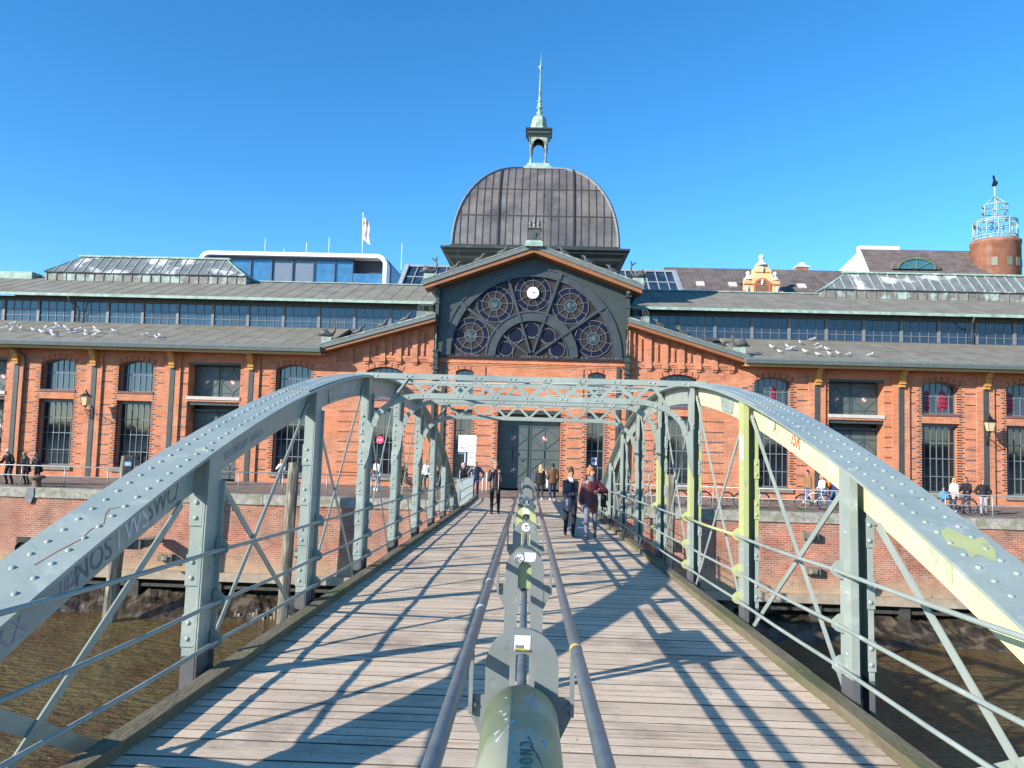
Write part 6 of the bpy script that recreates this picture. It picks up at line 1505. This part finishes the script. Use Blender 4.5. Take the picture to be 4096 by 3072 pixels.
ph = thing('phone', 'small dark phone held by the woman in the navy coat', 'phone', off=False); ph.matrix_world = MBR @ Matrix.Translation((1.04, 18.66, 1.08)) @ Matrix.Rotation(-.9, 4, 'X'); ROFF[ph.name] = Vector((0, 0, 0)); mb = MB(); mb.box(-.034, .034, -.004, .004, -.07, .07); mb.build('phone_body', mat('phone_blue', (.03, .05, .2), .2), ph)
person('man in black with sunglasses and pale trimmed open jacket walking on the bridge', (-1.08, 26.1, 0), .1, 1.80, drk, blk, ('short', H_gb), feet=((.13, -.05), (-.10, -.16)), hands=((.13, -.15, 1.34, (.35, .1, -1)), (-.13, -.15, 1.34, (-.35, .1, -1))), head=(.25, 0), hem=-.12, glasses=True, vox=.013, hoodie=C_('maroon_hoodie', (.055, .022, .026)), world=False)
# at the quay end of the bridge (world frame)
person('bald man in dark puffer vest jacket and jeans standing by the map sign', (-2.98, 36.95, .03), 0, 1.86, nav, dj, ('bald', H_gr), hands=((.24, -.04, .90, (1, .2, 0)), (-.24, -.04, .9, (-1, .4, 0))), glasses=True, puff=.025, skin=SKIN2, shoes=mat('navy_trainers', (.05, .08, .16), .6))
person('woman with grey hair in shiny black puffer behind the end balustrade', (-3.62, 37.3, .0), .7, 1.74, shiny, lj, ('bob', H_gr), feet=((.08, -.1), (-.1, .12)), hands=((.2, -.25, .95), (-.22, -.15, .85)), puff=.028, hem=-.18, female=True)
person('blonde woman in black jacket seen from behind with white tote', (.12, 37.2, .02), pi, 1.76, blk, drk, ('long', H_bl), feet=((.1, -.1), (-.08, .12)), female=True, shoes=ws, hem=-.14, group='couple entering the quay')
tt = thing('tote_bag', 'long white tote bag on the shoulder of the blonde woman', 'bag', (.44, 37.15, .95)); q = Blob(); q.m.box(-.05, .05, -.14, .14, -.28, .2); q.queue('bag_body', wht, tt, .02); mb = MB(); mb.tube([(.44, 37.05, 1.13), (.36, 37.1, 1.4), (.36, 37.2, 1.4), (.44, 37.26, 1.13)], .012, 5); mb.build('strap', wht, tt)
person('dark haired man in brown hooded puffer seen from behind', (.70, 37.0, .02), pi, 1.84, brn, dj, ('short', H_dk), feet=((.1, .2), (-.1, -.15)), hands=((.2, -.15, .95), (-.2, -.15, .95)), puff=.045, hem=-.1, shoes=ws, group='couple entering the quay')
person('man in navy jacket passing before the window, behind the ginger woman', (2.72, 40.2, 0), -1.2, 1.76, nav, dj, ('short', H_dk))
# leaning on the left railing
person('white haired man in black pullover leaning on the left railing', (-25.95, 37.12, 0), .1, 1.80, blk, blk, ('short', H_wh), feet=((.12, .1), (-.1, .05)), hands=((.25, -.42, 1.03), (-.25, -.42, 1.03)), lean=.32, hz=.93, head=(-.3, .2), group='people leaning on the left railing')
person('blonde woman in dark padded coat leaning on the left railing', (-25.1, 37.15, 0), 0, 1.66, shiny, blk, ('bob', H_bl), feet=((.08, .1), (-.08, .1)), hands=((.12, -.42, 1.0), (-.12, -.42, 1.0)), lean=.36, hem=-.28, head=(0, -.1), female=True, group='people leaning on the left railing')
person('grey haired woman resting her chin on her hand at the left railing', (-24.55, 37.2, 0), -.1, 1.66, drk, blk, ('bob', H_gr), feet=((.08, .1), (-.08, .1)), hands=((.02, -.45, 1.30, (1, -.4, -1)), (-.15, -.46, .98)), lean=.42, hem=-.28, head=(.1, .1), female=True, group='people leaning on the left railing')
person('person in black at the left edge, bending over the railing', (-26.95, 37.2, 0), .2, 1.7, blk, blk, ('short', H_dk), hands=((.2, -.5, .95), (-.2, -.5, .9)), lean=.7, hem=-.2, group='people leaning on the left railing')
# along the facade, left
person('person with ginger hair and plum jacket half hidden by the left arch', (-18.75, 40, 0), -.9, 1.72, dark_red, dj, ('bob', H_or))
person('dark haired person beside the ginger haired one behind the arch', (-18.1, 40.3, 0), .4, 1.78, blk, dj, ('short', H_dk))
person('blonde woman in white jacket and jeans sitting on a stone window sill', (-14.6, 43.55, 0), 0, 1.64, wht, jeans, ('long', H_bl), feet=((.12, -.45), (-.1, -.42)), hands=((.04, -.2, 1.02, (1, 0, -1)), (-.04, -.22, 1.05, (-1, 0, -1))), hz=.62, hem=-.06, female=True)
person('woman in white jacket, jeans and brown bag standing near the left posts', (-8.42, 40.1, 0), 2.6, 1.72, wht, lj, ('short', H_br), shoes=ws, hem=-.12, female=True)
bb = thing('shoulder_bag', 'brown shoulder bag at the hip of the woman in white', 'bag', (-8.62, 39.9, 1.0)); q = Blob(); q.m.box(-.17, .12, -.07, .07, -.1, .12); q.queue('bag_body', mat('brown_leather', (.25, .08, .03), .6), bb, .02)
mb = MB(); mb.tube([(-8.7, 39.9, 1.1), (-8.5, 39.95, 1.4), (-8.35, 40.1, 1.55)], .01, 5); mb.build('strap', MATS['brown_leather'], bb)
person('person in white jacket with leopard print sitting in the window niche', (-8.0, 43.55, 0), .5, 1.68, leo, blk, ('long', H_bl), feet=((.2, -.5), (.0, -.5)), hands=((.15, -.3, .8), (-.1, -.3, .8)), hz=.62, female=True, shoes=ws)
person('man in white shirt and black trousers sitting against the brick pier', (-6.3, 43.3, 0), -.3, 1.76, wht, blk, ('short', H_br), feet=((.12, -.3), (-.1, -.28)), hz=.78)
# right quay
person('man in tan jacket and jeans walking left of the orange backpack', (13.6, 39.6, 0), -1.2, 1.82, tan, jeans, ('short', H_dk), feet=((.06, .2), (-.06, -.2)), shoes=bs_, head=(-.1, .3), group='family group by the white bicycle')
person('blonde woman in white top bending beside the white bicycle', (14.0, 38.5, 0), -1.1, 1.66, wht, jeans, ('long', H_bl), feet=((.06, .28), (-.06, -.2)), lean=.25, shoes=bs_, female=True, hands=((.1, -.4, 1.0), (-.1, -.4, 1.0)), group='family group by the white bicycle')
bp = thing('backpack', 'bright orange backpack on the blonde woman by the bicycle', 'backpack', (14.22, 38.5, 1.25)); q = Blob(); q.ell((.0, 0, 0), (.13, .17, .25)); q.ell((.1, 0, -.08), (.08, .12, .12)); q.queue('pack', mat('orange_fabric', (.75, .16, .02), .6, 0, .2, 8, stain=(.3, .3, .3), stain_scale=6, stain_lo=.55, stain_hi=.6), bp, .02)
mb = MB(); mb.tube([(14.15, 38.36, 1.45), (14.02, 38.36, 1.5), (13.95, 38.38, 1.3), (14.12, 38.38, 1.1)], .014, 5); mb.build('strap', drk, bp)
person('man in deep blue jacket and jeans walking behind the backpack', (14.5, 38.4, 0), -1.4, 1.84, nv2, jeans, ('short', H_gb), feet=((.06, .25), (-.06, -.25)), shoes=bs_, group='family group by the white bicycle')
person('young man with curly brown hair walking behind the lime painted post', (10.75, 41, 0), -1.3, 1.8, drk, dj, ('bob', H_br), head=(0, .35))
person('child in bright blue jacket with yellow stripe at the right railing', (19.85, 38.7, 0), -.3, 1.22, blu, gj, ('short', H_br), hands=((.25, -.3, 1.0), (-.2, -.2, .95)), group='family at the right railing')
person('blonde woman in pale pink coat at the right railing', (20.47, 38.9, 0), -.9, 1.68, pnk, dj, ('long', H_bl), hem=-.28, female=True, shoes=ws, group='family at the right railing')
person('man in black hooded jacket pushing the dark bicycle at the right railing', (20.75, 38.3, 0), -.8, 1.76, blk, dj, ('short', H_dk), feet=((.08, .2), (-.08, -.15)), hands=((.2, -.4, 1.05), (-.2, -.4, 1.05)), lean=.15, group='family at the right railing')
person('man in black jacket and pale grey jeans walking at the far right railing', (21.05, 37.45, 0), -.4, 1.74, blk, lg, ('short', H_dk), feet=((.12, .12), (-.10, -.18)), hands=((.2, -.05, .9, (1, .5, 0)), (-.2, -.05, .9, (-1, .5, 0))), glasses=True, puff=.03)
mb = MB(); mb.box(19.68, 20.0, 38.50, 38.53, .78, .86) if False else None
flush()
